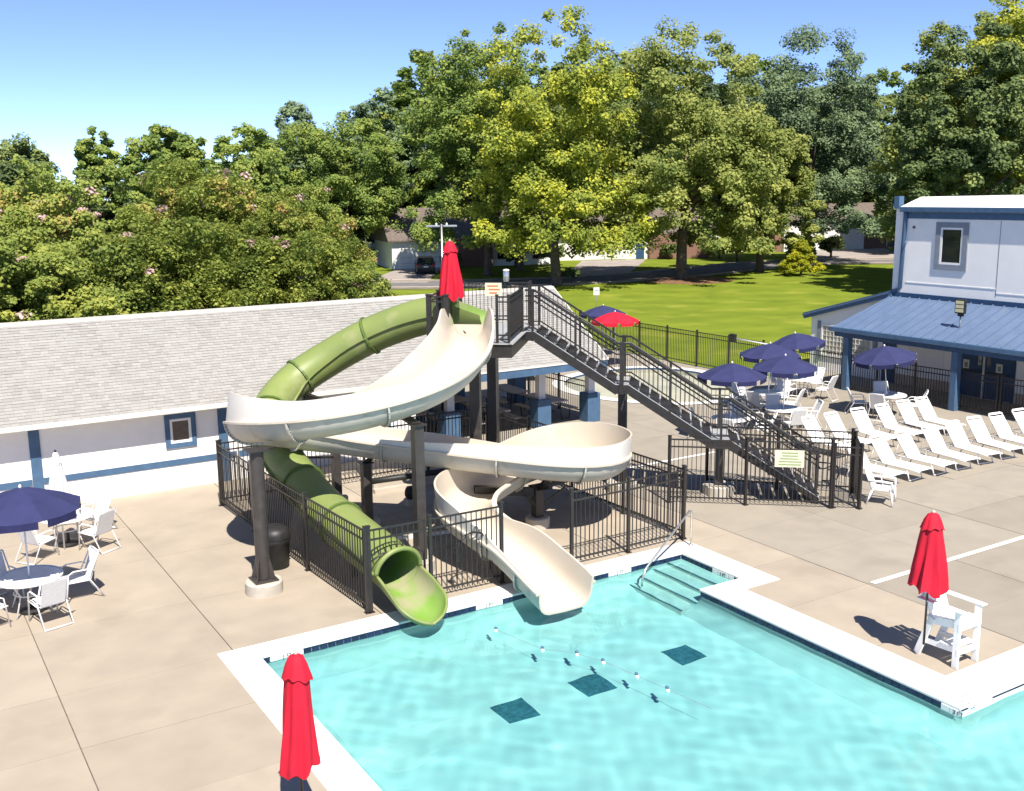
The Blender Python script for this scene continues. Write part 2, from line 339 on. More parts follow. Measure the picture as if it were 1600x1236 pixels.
# ------------------------------------------------------------------ swimming pool
pool = thing('swimming_pool', None, None); pool['kind'] = 'structure'
D = -.95
inner = [(5.28, 16.95), (14.95, 16.95), (14.95, 15.1), (13.82, 15.1), (13.82, 9.12), (23.4, 9.12), (23.4, -5.4), (5.28, -5.4)]
outer = [(4.66, 17.5), (15.6, 17.5), (15.6, 14.6), (14.6, 14.6), (14.6, 9.95), (24.0, 9.95), (24.0, -6), (4.66, -6)]
b = MB(); n = 8
vs = [(x, y, .012) for x, y in inner] + [(x, y, .012) for x, y in outer] + [(x, y, -.035) for x, y in inner] + [(x, y, -.06) for x, y in outer]
fs = []
for i in range(n):
    k = (i+1) % n
    fs += [(i, k, n+k, n+i), (2*n+i, 2*n+k, k, i), (n+i, n+k, 3*n+k, 3*n+i), (2*n+k, 2*n+i, 3*n+i, 3*n+k)]
b.add(vs, fs); obj('coping', b, M['coping'], pool, bevel=.008)
b = MB(); q = [(x, y) for x, y in inner]
ins = [(5.25, 16.98), (14.98, 16.98), (14.98, 15.07), (13.85, 15.07), (13.85, 9.09), (23.43, 9.09), (23.43, -5.43), (5.25, -5.43)]
b.add([(x, y, -.036) for x, y in ins] + [(x, y, D) for x, y in ins], [(i, (i+1) % n, n+(i+1) % n, n+i) for i in range(n)])
obj('pool_wall', b, M['plaster'], pool)
def offset_poly(poly, d):
    out = []; m_ = len(poly)
    for i in range(m_):
        p, q, r = poly[i-1], poly[i], poly[(i+1) % m_]
        e1 = (np.array(q)-p)/np.linalg.norm(np.array(q)-p); e2 = (np.array(r)-q)/np.linalg.norm(np.array(r)-q)
        out.append((q[0]+d*(e1[1]+e2[1]), q[1]-d*(e1[0]+e2[0])))
    return out
cov = [(.0, -.25), (.03, -.45), (.09, -.58), (.19, -.70), (.33, -.80), (.45, D+.003)]
b = MB(); R_ = [offset_poly(ins, d) for d, z in cov]
b.add([(x, y, z) for (d, z), P in zip(cov, R_) for x, y in P], [(j*n+i, j*n+(i+1) % n, (j+1)*n+(i+1) % n, (j+1)*n+i) for j in range(len(cov)-1) for i in range(n)])
obj('cove', b, M['plaster'], pool, True)
b = MB()
for a, bb, c, d in ((5.25, -5.43, 13.85, 16.98), (13.85, 15.07, 14.98, 16.98), (13.85, -5.43, 23.43, 9.09)): b.add([(a, bb, D), (c, bb, D), (c, d, D), (a, d, D)], [(0, 1, 2, 3)])
obj('pool_floor', b, M['plaster'], pool)
for k, x in enumerate((14.55, 14.15, 13.75, 13.35)):
    z = -.15 - .18*k
    s = obj('step', MB().b2((x, 15.1 if x > 13.8 else 15.12, D), (x+.4 if k else 14.97, 16.97, z)), M['coping'], pool)
    obj('step_edge', MB().b2((x-.006, 15.1, z-.04), (x+.025, 16.94, z+.004)), M['mark'], s)
def wave_top(x0, y0, x1, y1, zt, zb):
    b = MB(); b.b2((x0, y0, zb), (x1, y1, zt)); return b
WZ = -.125
xs = np.linspace(5.2, 23.4, 312); ys = np.linspace(-5.4, 17.0, 384); X, Y = np.meshgrid(xs, ys)
rg = np.random.default_rng(4); Z = np.zeros_like(X)                  # the rippled water surface
for k in range(64):
    lam = rg.uniform(.22, 1.5); th = rg.uniform(0, 6.28); Z += lam*.00095*np.sin(2*np.pi*(X*np.cos(th)+Y*np.sin(th))/lam+rg.uniform(0, 6.28))
vid = np.arange(X.size).reshape(X.shape); cx = (X[:-1, :-1]+X[1:, 1:])/2; cy = (Y[:-1, :-1]+Y[1:, 1:])/2
ok = ((cx < 13.85) & (cy < 16.98)) | ((cx < 14.98) & (cy > 15.07) & (cy < 16.98)) | ((cy < 9.09))
q = np.stack([vid[:-1, :-1], vid[:-1, 1:], vid[1:, 1:], vid[1:, :-1]], -1)[ok]
b = bpy.data.meshes.new('pool_water'); b.vertices.add(X.size); b.vertices.foreach_set('co', np.stack([X, Y, Z+WZ], -1).ravel()); b.loops.add(q.size); b.polygons.add(len(q))
b.loops.foreach_set('vertex_index', q.ravel()); b.polygons.foreach_set('loop_start', np.arange(0, q.size, 4)); b.materials.append(M['water']); b.update(calc_edges=True); b.polygons.foreach_set('use_smooth', [True]*len(q))
pw = obj('pool_water', b, M['water'], kind='structure'); pw.cycles.is_caustics_caster = True
tile_me = MB().box((0, 0, 0), (.143, .02, .10)).mesh('tile', M['tile'])
wtile_me = MB().box((0, 0, 0), (.143, .021, .10)).mesh('tile', M['white_tile'])
def tile_run(a, b_, skip, txt=None):
    a, b_ = Vector(a), Vector(b_); L = (b_-a).length; d = (b_-a)/L; rz = math.atan2(d.y, d.x); N_ = int(L/.155)
    for k in range(N_):
        p = a + d*((k+.5)*L/N_)
        o = obj('tile', wtile_me if any(s <= k < s+4 for s in skip) else tile_me, parent=pool, loc=(p.x, p.y, -.088), rz=rz)
    for s in skip:
        p = a + d*((s+2)*L/N_); nrm = Vector((d.y, -d.x, 0))
        t = obj('depth_mark', text_mesh('depth_mark', '3 FT', .10, M['ink']), parent=pool)
        t.location = (p.x+nrm.x*.013, p.y+nrm.y*.013, -.088); t.rotation_euler = (math.pi/2, 0, rz)
        t2 = obj('depth_mark', text_mesh('depth_mark', '3 FT', .16, M['faint']), parent=pool)
        t2.location = (p.x-nrm.x*.27, p.y-nrm.y*.27, .016); t2.rotation_euler = (0, 0, rz+math.pi)
tile_run((5.28, 16.955), (14.93, 16.955), (1, 28, 49))
tile_run((14.955, 16.94), (14.955, 15.12), (6,))
tile_run((14.9, 15.095), (13.84, 15.095), ())
tile_run((13.815, 15.05), (13.815, 9.14), (36,))
tile_run((13.86, 9.115), (20.0, 9.115), (1,))
for x, y in ((12.22, 13.73), (10.11, 13.71), (8.5, 13.69)):
    b = MB(); h = .31
    for u in range(4):
        for v in range(4): b.box((x-h+h*2*(u+.5)/4, y-h+h*2*(v+.5)/4, D+.004), (h*.49, h*.49, .007))
    obj('floor_marker', b, M['mark'], pool)
for o_ in pool.children_recursive: o_.cycles.is_caustics_receiver = True       # sunlight refracted by the ripples
# float line on the water
rope = thing('float_line', 'thin rope with seven small blue and white floats lying across the pool water', 'float line', (9.4, 15.9, WZ))
rp = [(9.47, 15.91), (9.73, 14.71), (10.14, 14.22), (10.34, 13.71), (10.49, 12.96), (10.6, 12.29), (10.75, 11.4)]
obj('rope', MB().tube([(x-9.4, y-15.9, .012) for x, y in rp], .004, 5), M['greytrim'], rope)
for i, (x, y) in enumerate(rp[:6]):
    for dx, mm in ((-.05, 'white'), (.05, 'blue')):
        obj('float', MB().lathe([(.01, -.032), (.028, -.02), (.032, 0), (.028, .02), (.01, .032)], 10), M[mm], rope, True, loc=(x-9.4+dx*.6, y-15.9+dx, .012)).rotation_euler = (math.pi/2, 0, .4)
hr = thing('pool_handrail', 'bent stainless handrail leading down the pool steps', 'handrail', (15.25, 17.2, 0))
obj('rail', MB().tube([(.2, .0, 0), (.2, 0, .72), (.17, -.02, .83), (.08, -.06, .87), (-.05, -.13, .83), (-1.7, -.72, .08), (-1.84, -.78, -.1), (-1.86, -.79, -.5)], .024, 10), M['chrome'], hr, True)
obj('escutcheon', MB().lathe([(.06, 0), (.055, .03), (.03, .05)], 14, (.2, 0, .012)), M['chrome'], hr, True)

# wading pool behind the stairs
kp = thing('wading_pool', None, None); kp['kind'] = 'structure'
NB = 48
def blob(r):
    out = []
    for k in range(NB):
        a = 2*math.pi*k/NB; f = 1+.06*math.sin(2*a+.6)+.05*math.sin(3*a)
        out.append((27.65+(3.35*f+r)*math.cos(a), 33.5+(4.0*f+r)*math.sin(a)))
    return out
i0, i1 = blob(0), blob(.5)
rect = []
for k in range(NB):
    a = 2*math.pi*k/NB; cx, cy = 27.65, 33.65; hx, hy = (KID[2]-KID[0])/2, (KID[3]-KID[1])/2
    t = min(hx/max(1e-6, abs(math.cos(a))), hy/max(1e-6, abs(math.sin(a)))); rect.append((cx+t*math.cos(a), cy+t*math.sin(a)))
corners = [(KID[0], KID[1]), (KID[2], KID[1]), (KID[2], KID[3]), (KID[0], KID[3])]
for c in corners:
    k = min(range(NB), key=lambda k: math.hypot(rect[k][0]-c[0], rect[k][1]-c[1])); rect[k] = c
ring = lambda A, B, z0, z1: MB().add([(x, y, z0) for x, y in A] + [(x, y, z1) for x, y in B], [(k, (k+1) % NB, NB+(k+1) % NB, NB+k) for k in range(NB)])
obj('concrete_apron', ring(i1, rect, 0, 0), M['slab_grey'], kp)
obj('coping', ring(i0, i1, .02, .021), M['coping'], kp)
obj('coping_edge', ring(i0, i0, .02, -.06), M['navytrim'], kp)
obj('basin_wall', ring(i0, i0, -.06, -.22), M['kidfloor'], kp)
obj('basin_floor', MB().add([(x, y, -.22) for x, y in i0], [tuple(range(NB))]), M['kidfloor'], kp)

# ------------------------------------------------------------------ iron fences
BAL = {}
def baluster_mesh(h, w=.018):
    k = (round(h, 3), w)
    if k not in BAL: BAL[k] = MB().box((0, 0, h/2), (w, w, h)).mesh('baluster', M['steel'])
    return BAL[k]
POSTM = {}
def post_mesh(h, w=.06):
    k = (round(h, 3), w)
    if k not in POSTM:
        b = MB().box((0, 0, h/2), (w, w, h)); b.box((0, 0, h+.012), (w*1.25, w*1.25, .024)); b.box((0, 0, .006), (w*2, w*2, .012)); POSTM[k] = b.mesh('post', M['steel'])
    return POSTM[k]
def fence(pts, label, h=1.68, gap=.112, posts=None, group=None, postw=.065, rails=(.16, -.22, -.03), skip=None):
    """pts: ground points; a post at each; balusters and rails between"""
    root = thing('iron_fence', label, 'fence', (pts[0][0], pts[0][1], 0), 0, group); o0 = Vector((pts[0][0], pts[0][1], 0))
    P = [Vector((x, y, 0))-o0 for x, y in pts]
    for p in P: obj('post', post_mesh(h+.05, postw), parent=root, loc=p)
    for a, c in zip(P, P[1:]):
        d = c-a; L = d.length; d.normalize(); rz = math.atan2(d.y, d.x)
        for r in rails:
            z = r if r > 0 else h+r
            if skip and r > 0 and a.x < skip[0] < c.x:
                obj('rail', MB().bar(V(skip[1], a.y, z), c+V(0, 0, z), .028, .036), M['steel'], root)
                obj('rail', MB().tube([V(skip[0]-.1, a.y, 1.0), V(skip[0]+.2, a.y, 1.14), V(skip[1]-.2, a.y, 1.14), V(skip[1]+.02, a.y, 1.0), V(skip[1]+.02, a.y, .1)], .018, 6), M['steel'], root, True); continue
            obj('rail', MB().box((0, 0, 0), (L-postw, .028, .036)), M['steel'], root, loc=(a+c)/2+V(0, 0, z), rz=rz)
        n_ = max(1, int(L/gap))
        for k in range(1, n_):
            q = a+d*(L*k/n_); cut = skip and skip[0] < q.x < skip[1]
            obj('baluster', baluster_mesh(h-1.16 if cut else h-.10), parent=root, loc=q+V(0, 0, 1.14 if cut else .08), rz=rz)
    return root
def split(a, b, n): return [(a[0]+(b[0]-a[0])*k/n, a[1]+(b[1]-a[1])*k/n) for k in range(n+1)]
fence([(7.42, 26.42), (7.47, 23.9), (7.56, 20.6), (7.68, 17.74)], 'black iron fence beside the green tube, running from the pool house wall to the pool')
f2 = fence([(7.74, 17.73), (9.05, 17.70), (10.68, 17.66)], 'black iron fence with hoop gate behind the coping between the two slide mouths', skip=(.08, 1.16))
obj('hoop', MB().tube([(.0, 0, .25), (0, 0, .75), (.06, 0, 1.0), (.22, 0, 1.14), (.4, 0, 1.17), (.58, 0, 1.12), (.72, 0, .98), (.78, 0, .75), (.78, 0, .3)], .022, 8), M['steel'], f2, True, loc=(1.95, .06, 0))
obj('latch', MB().box((1.95, .07, .72), (.12, .08, .2)), M['black'], f2)
fence([(12.45, 17.66), (14.0, 17.66), (15.64, 17.68)], 'black iron fence on the pool edge right of the cream slide mouth')
fence([(15.68, 17.75), (15.68, 20.0), (15.66, 22.2), (15.64, 24.3), (15.62, 26.42)], 'black iron fence side running back from the pool steps under the looped slide')
fence([(7.5, 26.47)] + split((7.5, 26.47), (15.55, 26.47), 4)[1:], 'black iron fence at the back of the slide yard, parallel to the pool house')
f5 = fence([(17.25, 20.09), (18.72, 18.82), (20.32, 17.44)], 'black iron fence with pale notice in front of the stair foot', h=1.72)
fence([(20.38, 17.42), (20.86, 16.98)], 'narrow black iron gate panel right of the stair foot', h=1.62)
fence([(20.90, 17.03), (21.86, 18.02)], 'short black iron fence end panel behind the white resin armchair', h=1.62)
fence([(21.82, 18.08), (20.5, 19.45), (19.2, 20.8)], 'black iron fence behind the stairs on the sun lounger side', h=1.68)
fence([(21.75, 29.6), (21.7, 31.6), (21.65, 33.6)], 'black iron fence at the open end of the picnic shelter', h=1.3)
fence(split((32.2, 31.6), (32.15, 44.0), 6), 'long black iron fence between the wading pool and the lawn', h=1.62)
fence([(33.3, 31.2), (33.28, 28.3), (33.3, 26.6), (33.35, 24.9), (33.4, 23.3), (33.5, 21.6)], 'black iron fence along the blue porch of the clubhouse', h=1.42)
fence([(33.55, 21.5), (33.7, 19.6), (33.75, 17.0)], 'black iron fence past the clubhouse doors at the right edge', h=1.42)
# notice on the stair fence
dF = (Vector((20.86, 16.98, 0))-Vector((17.25, 20.09, 0))).normalized(); nF = Vector((dF.y, -dF.x, 0))
def signboard(name, label, c, rz, w, h, ink, lines, m='sign'):
    t = thing(name, label, 'sign', c, rz)
    obj('board', MB().box((0, 0, 0), (w, .02, h)), M[m], t)
    rr = random.Random(len(label))
    for k in range(lines):
        z = h/2 - h*(k+.9)/(lines+.8); ww = w*rr.uniform(.45, .82)
        obj('print_line', MB().box((rr.uniform(-.03, .03), -.012, z), (ww, .004, h*.32/lines)), M[ink], t)
    return t
pS = Vector((17.25, 20.09, 0))+dF*3.0
signboard('notice_sign', 'cream notice with green print on the fence by the stair foot', (pS.x+nF.x*.05, pS.y+nF.y*.05, 1.27), math.atan2(dF.y, dF.x), .72, .44, 'signgreen', 5)

# ------------------------------------------------------------------ slide tower: platform and stairs (local x runs down the stairs)
A_T = math.radians(-40.7); B_T = Vector((20.375, 17.843, 0))
tower = thing('slide_tower', 'dark steel slide tower with high platform and long railed staircase', 'slide tower', B_T, A_T)
aT = Vector((math.cos(A_T), math.sin(A_T), 0)); nT = Vector((-aT.y, aT.x, 0))
def T2W(s, o, z=0): return B_T + aT*s + nT*o + V(0, 0, z)
S0, S1, O0, O1, PZ = -9.65, -7.7, -2.2, 1.7, 4.4
SW = 1.35
for k in range(8):
    y0 = O0+(O1-O0)*k/8
    obj('deck_plank', MB().b2((S0, y0+.012, PZ-.05), (S1, y0+(O1-O0)/8-.012, PZ)), M['tread'], tower)
for lo, hi in (((S0, O0-.08, PZ-.34), (S1+.08, O0, PZ-.01)), ((S0, O1, PZ-.34), (S1+.08, O1+.08, PZ-.01)), ((S0-.08, O0-.08, PZ-.34), (S0, O1+.08, PZ-.01)), ((S1, O0, PZ-.34), (S1+.08, O1, PZ-.01)), ((S0, -.35, PZ-.34), (S1, -.2, PZ-.052))):
    obj('beam', MB().b2(lo, hi), M['steel'], tower)
obj('beam_flange', MB().b2((S0-.1, O0-.12, PZ-.012), (S1+.1, O0-.005, PZ+.004)), M['tread'], tower)
obj('beam_flange', MB().b2((S1+.002, O0-.12, PZ-.012), (S1+.12, -.02, PZ+.006)), M['tread'], tower)
def column(par, c, w, z1, foot=.42, round_=False, flare=True):
    b = MB()
    if round_: b.lathe([(w/2, .3), (w/2, z1)], 20, (c[0], c[1], 0))
    else: b.box((c[0], c[1], (z1+.12)/2), (w, w, z1-.12))
    if flare:
        f_ = .28 if not round_ else .3
        for k in range(4):
            a = k*math.pi/2+math.pi/4; d = V(math.cos(a), math.sin(a), 0)
            p = V(c[0], c[1], 0)
            b.add([p+d*(w*.5)+V(0, 0, f_), p+d*(w*.5)+V(0, 0, f_+.5), p+d*(w*.95)+V(0, 0, f_), p+d*(w*.5)+V(d.y*.02, -d.x*.02, f_), p+d*(w*.5)+V(d.y*.02, -d.x*.02, f_+.5), p+d*(w*.95)+V(d.y*.02, -d.x*.02, f_)], [(0, 1, 2), (3, 5, 4), (0, 3, 4, 1), (1, 4, 5, 2), (0, 2, 5, 3)])
        b.box((c[0], c[1], .275), (w*1.7, w*1.7, .03))
    col_ = obj('column', b, M['post'], par, 40)
    obj('footing', MB().lathe([(foot, -.02), (foot, .23), (foot-.03, .258)], 20, (c[0], c[1], 0)), M['foot'], par, 40)
    obj('cap_plate', MB().box((c[0], c[1], z1+.012), (w*1.5, w*1.5, .024)), M['steel'], par)
    return col_
column(tower, (-8.58, -2.0), .25, PZ-.36, flare=False); column(tower, (-8.55, .25), .24, PZ-.36, flare=False); column(tower, (-8.7, 1.5), .2, PZ-.36, flare=False)
column(tower, (-5.1, .68), .24, 2.78, flare=False); column(tower, (-2.53, .68), .2, 1.38, flare=False)
prof = [(S1+.08, PZ), (-7.37, PZ), (-5.25, 3.03), (-4.92, 3.03), (-2.75, 1.63), (-2.31, 1.63), (-.02, .16)]
for y in (0, SW):
    for (a, za), (c, zc) in zip(prof, prof[1:]):
        b = MB(); dz = .27 if abs(za-zc) > .1 else .24
        z0, z1 = za-dz, zc-dz
        if c > -.1: z1 = 0.0
        b.add([(a, y-.025, z0), (c, y-.025, z1), (c, y-.025, zc), (a, y-.025, za), (a, y+.025, z0), (c, y+.025, z1), (c, y+.025, zc), (a, y+.025, za)],
              [(0, 1, 2, 3), (7, 6, 5, 4), (0, 4, 5, 1), (3, 2, 6, 7), (1, 5, 6, 2), (0, 3, 7, 4)])
        obj('stringer', b, M['steel'], tower)
        obj('stringer_cap', MB().bar((a, y, za+.004), (c, y, zc+.004), .06, .012), M['tread'] if y == 0 else M['steel'], tower)
tread_me = MB().box((-.02, 0, 0), (.23, SW-.06, .035)); tread_me.cur = 1; tread_me.box((.118, 0, -.002), (.04, SW-.06, .05)); tread_me = tread_me.mesh('tread', [M['steel'], M['tread']])
for (a, za), (c, zc) in ((prof[1], prof[2]), (prof[3], prof[4]), (prof[5], prof[6])):
    for k in range(8):
        t = (k+.55)/8
        obj('tread', tread_me, parent=tower, loc=(a+(c-a)*t, SW/2, za+(zc-za)*t-.05))
for a, c, z in ((S1+.08, -7.37, PZ), (-5.25, -4.92, 3.03), (-2.75, -2.31, 1.63)):
    obj('landing', MB().b2((a, .03, z-.05), (c, SW-.03, z-.008)), M['tread'], tower)
RH = 1.08
def rail_line(p, q, z=None, r=.022):
    return obj('rail', MB().bar(p, q, r*2, r*2), M['steel'], tower)
for y in (0, SW):
    for (a, za), (c, zc) in zip(prof, prof[1:]):
        for h in (.10, .80, RH):
            rail_line((a, y, za+h), (c, y, zc+h), r=.023 if h == RH else .017)
    hy = y + (.07 if y == 0 else -.07)
    hp = [(s, hy, z+.92) for s, z in prof]
    hp += [(.28, hy, 1.06), (.42, hy, .98), (.47, hy, .82), (.42, hy, .66), (.28, hy, .60), (.05, hy, .60)]
    obj('handrail', MB().tube(hp, .02, 8), M['steel'], tower, True)
    L = prof[-1][0]-prof[0][0]; nb = int(L/.118)
    for k in range(1, nb):
        s = prof[0][0]+L*k/nb
        z = np.interp(s, [p[0] for p in prof], [p[1] for p in prof])
        obj('baluster', baluster_mesh(RH-.1, .015), parent=tower, loc=(s, y, z+.1))
    for s in (-7.42, -6.3, -5.1, -3.85, -2.53, -1.3, -.1):
        z = np.interp(s, [p[0] for p in prof], [p[1] for p in prof])
        w = .11 if s in (-5.1,) else .06
        b = MB().box((s, y, z+RH/2-.12), (w, w, RH+.26)); b.box((s, y, z+RH+.015), (w*1.2, w*1.2, .03))
        obj('rail_post', b, M['steel'], tower)
def guard(p, q, posts=(True, True), w=.06):
    p, q = Vector((*p, PZ)), Vector((*q, PZ)); d = q-p; L = d.length; d.normalize()
    for h in (.10, .20, 1.0, 1.12): obj('rail', MB().bar(p+V(0, 0, h), q+V(0, 0, h), .034, .034), M['steel'], tower)
    n_ = max(1, int(L/.105))
    for k in range(1, n_): obj('baluster', baluster_mesh(1.02, .015), parent=tower, loc=p+d*(L*k/n_)+V(0, 0, .1))
    for e, on in ((p, posts[0]), (q, posts[1])):
        if on:
            b = MB().box((e.x, e.y, PZ+.50), (w, w, 1.30)); b.box((e.x, e.y, PZ+1.165), (w*1.25, w*1.25, .03)); obj('rail_post', b, M['steel'], tower)
guard((S0, O0), (-9.22, O0), w=.11); guard((-7.98, O0), (S1, O0)); guard((S1, O0), (S1, -.04), (False, True), w=.1)
guard((S1, SW+.04), (S1, O1)); guard((S0, O1), (S1, O1), (True, False)); guard((S0, O0), (S0, -1.05), (False, True), w=.11); guard((S0, .12), (S0, O1), (True, False), w=.09)
pp = T2W(-8.72, 1.64, 5.34); signboard('rules_sign', 'small cream and orange rules board on the platform railing', pp, A_T, .46, .36, 'signred', 3)
pc = T2W(-8.36, 1.64, 5.56)
cn = thing('drinks_cooler', 'small pale grey drum standing on the platform railing corner', 'cooler', pc, 0)
obj('drum', MB().lathe([(.075, 0), (.085, .1), (.085, .26), (.07, .29)], 16), M['chrome'], cn, 40); obj('lid', MB().lathe([(.088, .29), (.088, .32), (.03, .34)], 16), M['white'], cn, 40)

# ------------------------------------------------------------------ cream open flume
slide = thing('open_waterslide', 'cream open waterslide with two banked loops ending in the pool', 'waterslide', (0, 0, 0))
K = [  # x, y, z floor, half width, rim height above lip: left, right, outward lean of the rims
    (12.62, 22.3, 4.47, .40, .10, .10, .3), (12.27, 21.75, 4.45, .42, .34, .36, .42), (11.85, 21.0, 4.22, .52, .12, .34, .45), (11.25, 20.35, 3.92, .58, .04, .36, .4), (10.45, 19.88, 3.62, .62, .10, .34, .3),
    (9.5, 19.68, 3.38, .62, .34, .24, .12), (8.5, 19.78, 3.20, .62, .40, .10, .1), (7.7, 20.18, 3.06, .62, .40, .06, .0), (7.14, 20.9, 2.92, .62, .54, .02, -.12), (7.04, 21.8, 2.72, .62, .66, .02, -.18),
    (7.4, 22.6, 2.45, .62, .54, .02, -.12), (8.1, 22.98, 2.2, .62, .28, .06, .1), (9.2, 22.78, 1.98, .60, .10, .10, .1), (10.2, 22.12, 1.82, .60, .10, .12, .1), (11.2, 21.25, 1.68, .60, .10, .22, .1),
    (12.25, 20.30, 1.56, .60, .04, .34, .1), (13.28, 19.52, 1.43, .60, .02, .42, .1), (14.12, 19.26, 1.34, .60, .02, .46, .1), (14.80, 19.68, 1.28, .60, .02, .52, .1), (14.86, 20.48, 1.22, .60, .02, .56, .1), (14.30, 21.02, 1.12, .60, .02, .52, .1),
    (13.2, 20.98, 1.02, .60, .02, .36, .1), (12.2, 20.60, .90, .60, .02, .26, .1), (11.3, 20.05, .82, .60, .02, .42, .1), (10.78, 19.3, .70, .58, .02, .50, .1), (10.78, 18.5, .54, .56, .06, .34, .1), (10.96, 17.7, .36, .54, .20, .10, .1), (11.05, 16.9, .12, .54, .22, .06, .1), (11.05, 16.2, -.03, .56, .20, .04, .1), (11.04, 15.88, -.07, .58, .14, .02, .1)]
KS = catmull(K, 8)
def u_section(w, d, hl, hr, off, ln=.1, pw=.8):
    """cross-section from the left rim to the right rim; off thickens outwards"""
    pts = [(-(w+ln*hl)-off, d+hl)]; pts.append((-w-off, d))
    for k in range(1, 12):
        a = math.pi+math.pi*k/12; pts.append(((w+off)*math.copysign(abs(math.cos(a))**pw, math.cos(a)), d-(d+off)*abs(math.sin(a))**(pw*.5+.6)))
    pts.append((w+off, d)); pts.append(((w+ln*hr)+off, d+hr)); return pts
def frames(pts):
    out = []
    for i, p in enumerate(pts):
        t = pts[min(i+1, len(pts)-1)][:3]-pts[max(i-1, 0)][:3]; t = Vector(t).normalized(); r = t.cross(V(0, 0, 1)).normalized(); u = r.cross(t).normalized(); out.append((Vector(p[:3]), r, u, t))
    return out
FR = frames(KS); DEP = .46
def PW(i): return .8-.42*min(1, max(0, (i-196)/24))
def sect(i, off):
    p, r, u, t = FR[i]; w, hl, hr, ln = KS[i][3:7]
    return [p + r*x + u*z for x, z in u_section(w, DEP, hl, hr, off, ln, PW(i))]
cuts = [0, 20, 44, 58, 72, 88, 104, 120, 132, 144, 156, 172, 188, 204, 216, len(KS)-1]
for a, c in zip(cuts, cuts[1:]):
    b = MB(); ns = len(u_section(1, 1, 1, 1, 0)); rows = range(a, c+1); vs = []
    for i in rows: vs += sect(i, 0) + sect(i, .045)
    nr = len(rows); fi, fo, fe = [], [], []
    for i in range(nr-1):
        o = i*2*ns; o2 = o+2*ns
        for k in range(ns-1):
            fi.append((o+k, o+k+1, o2+k+1, o2+k)); fo.append((o+ns+k+1, o+ns+k, o2+ns+k, o2+ns+k+1))
        fe.append((o, o2, o2+ns, o+ns)); fe.append((o+ns-1, o+2*ns-1, o2+2*ns-1, o2+ns-1))
    for o in (0, (nr-1)*2*ns):
        for k in range(ns-1): fe.append((o+k, o+ns+k, o+ns+k+1, o+k+1) if o == 0 else (o+k+1, o+ns+k+1, o+ns+k, o+k))
    b.add(vs, fi); b.mi = [0]*len(fi); b.f += fo + fe; b.mi += [1]*len(fo) + [0]*len(fe)
    # outer upper wall strips take the whiter gelcoat, their sunlit brightness put into colour
    for j, f in enumerate(fo):
        k = (j % (ns-1))
        if k in (0, ns-2): b.mi[len(fi)+j] = 2
    obj('flume_section', b, [M['cream'], M['cream_out'], M['sunlit_gelcoat']], slide, 35)
    # bolted joint
    if a:
        p, r, u, t = FR[a]; w = KS[a][3]; s1 = u_section(w, DEP, 0, 0, .046, .1, PW(a)); s2 = u_section(w, DEP, 0, 0, .105, .1, PW(a)); vs = []
        for dt in (-.02, .02): vs += [p+t*dt+r*x+u*z for x, z in s1[1:-1]] + [p+t*dt+r*x+u*z for x, z in s2[1:-1]]
        m_ = len(s1)-2; fs = []
        for k in range(m_-1): fs += [(k, k+1, m_+k+1, m_+k), (2*m_+k+1, 2*m_+k, 3*m_+k, 3*m_+k+1), (m_+k, m_+k+1, 3*m_+k+1, 3*m_+k)]
        fl = obj('joint_flange', MB().add(vs, fs), M['cream_out'], slide)
        bb = MB(); s3 = u_section(w, DEP, 0, 0, .078, .1, PW(a))[1:-1]
        for k in range(m_-1):
            for q in (.25, .75):
                x = s3[k][0]*(1-q)+s3[k+1][0]*q; z = s3[k][1]*(1-q)+s3[k+1][1]*q
                bb.bar(p-t*.03+r*x+u*z, p+t*.03+r*x+u*z, .02, .02)
        obj('bolts', bb, M['black'], fl, kind='stuff')
for side, lab in ((-1, 'lip'), (1, 'lip')):
    pts = [FR[i][0]+FR[i][1]*side*(KS[i][3]+.075)+FR[i][2]*DEP for i in range(0, len(KS), 2)]
    b = MB(); 
    for p, q in zip(pts, pts[1:]): b.bar(p, q, .07, .045)
    obj('lip_flange', b, M['cream'], slide)
obj('water_jet', MB().lathe([(.075, 0), (.075, .03), (.05, .032)], 16, (0, 0, 0)), M['black'], slide, True, loc=(12.62, 22.42, 4.62)).rotation_euler = (math.radians(70), 0, A_T+.35)
obj('start_panel', MB().bar((12.2, 22.75, 4.60), (13.0, 22.05, 4.60), .04, .36), M['cream'], slide)
column(slide, (6.36, 19.93), .285, 2.98, .38, True); column(slide, (9.61, 19.25), .21, 3.2, .3, flare=False); column(slide, (9.81, 22.45), .21, 1.66, .3, flare=False); column(slide, (13.34, 20.35), .22, 1.0, .3, flare=False)
def arm(par, a, c, w=.14, h=.16, name='support_arm'): return obj(name, MB().bar(a, c, w, h), M['steel'], par)
arm(slide, (6.36, 19.93, 2.96), (6.9, 20.6, 2.82), .2, .06); arm(slide, (9.61, 19.25, 3.22), (9.55, 19.7, 3.3), .22, .06); arm(slide, (9.81, 22.45, 1.66), (9.9, 22.3, 1.8), .2, .08)
for d in ((-.2, -.86), (.9, -.45), (.95, .35), (-.75, .3)): arm(slide, (13.34, 20.35, .95), (13.34+d[0]*1.02, 20.35+d[1]*1.02, 1.22 if d[0] > -.5 else .95), .09, .10)
for d in ((.62, -.3), (-.55, -.35)): arm(slide, (13.34, 20.35, .45), (13.34+d[0], 20.35+d[1], .95), .06, .06, 'brace')
arm(slide, (11.9, 20.9, 1.02), (13.3, 20.4, .86), .16, .2)

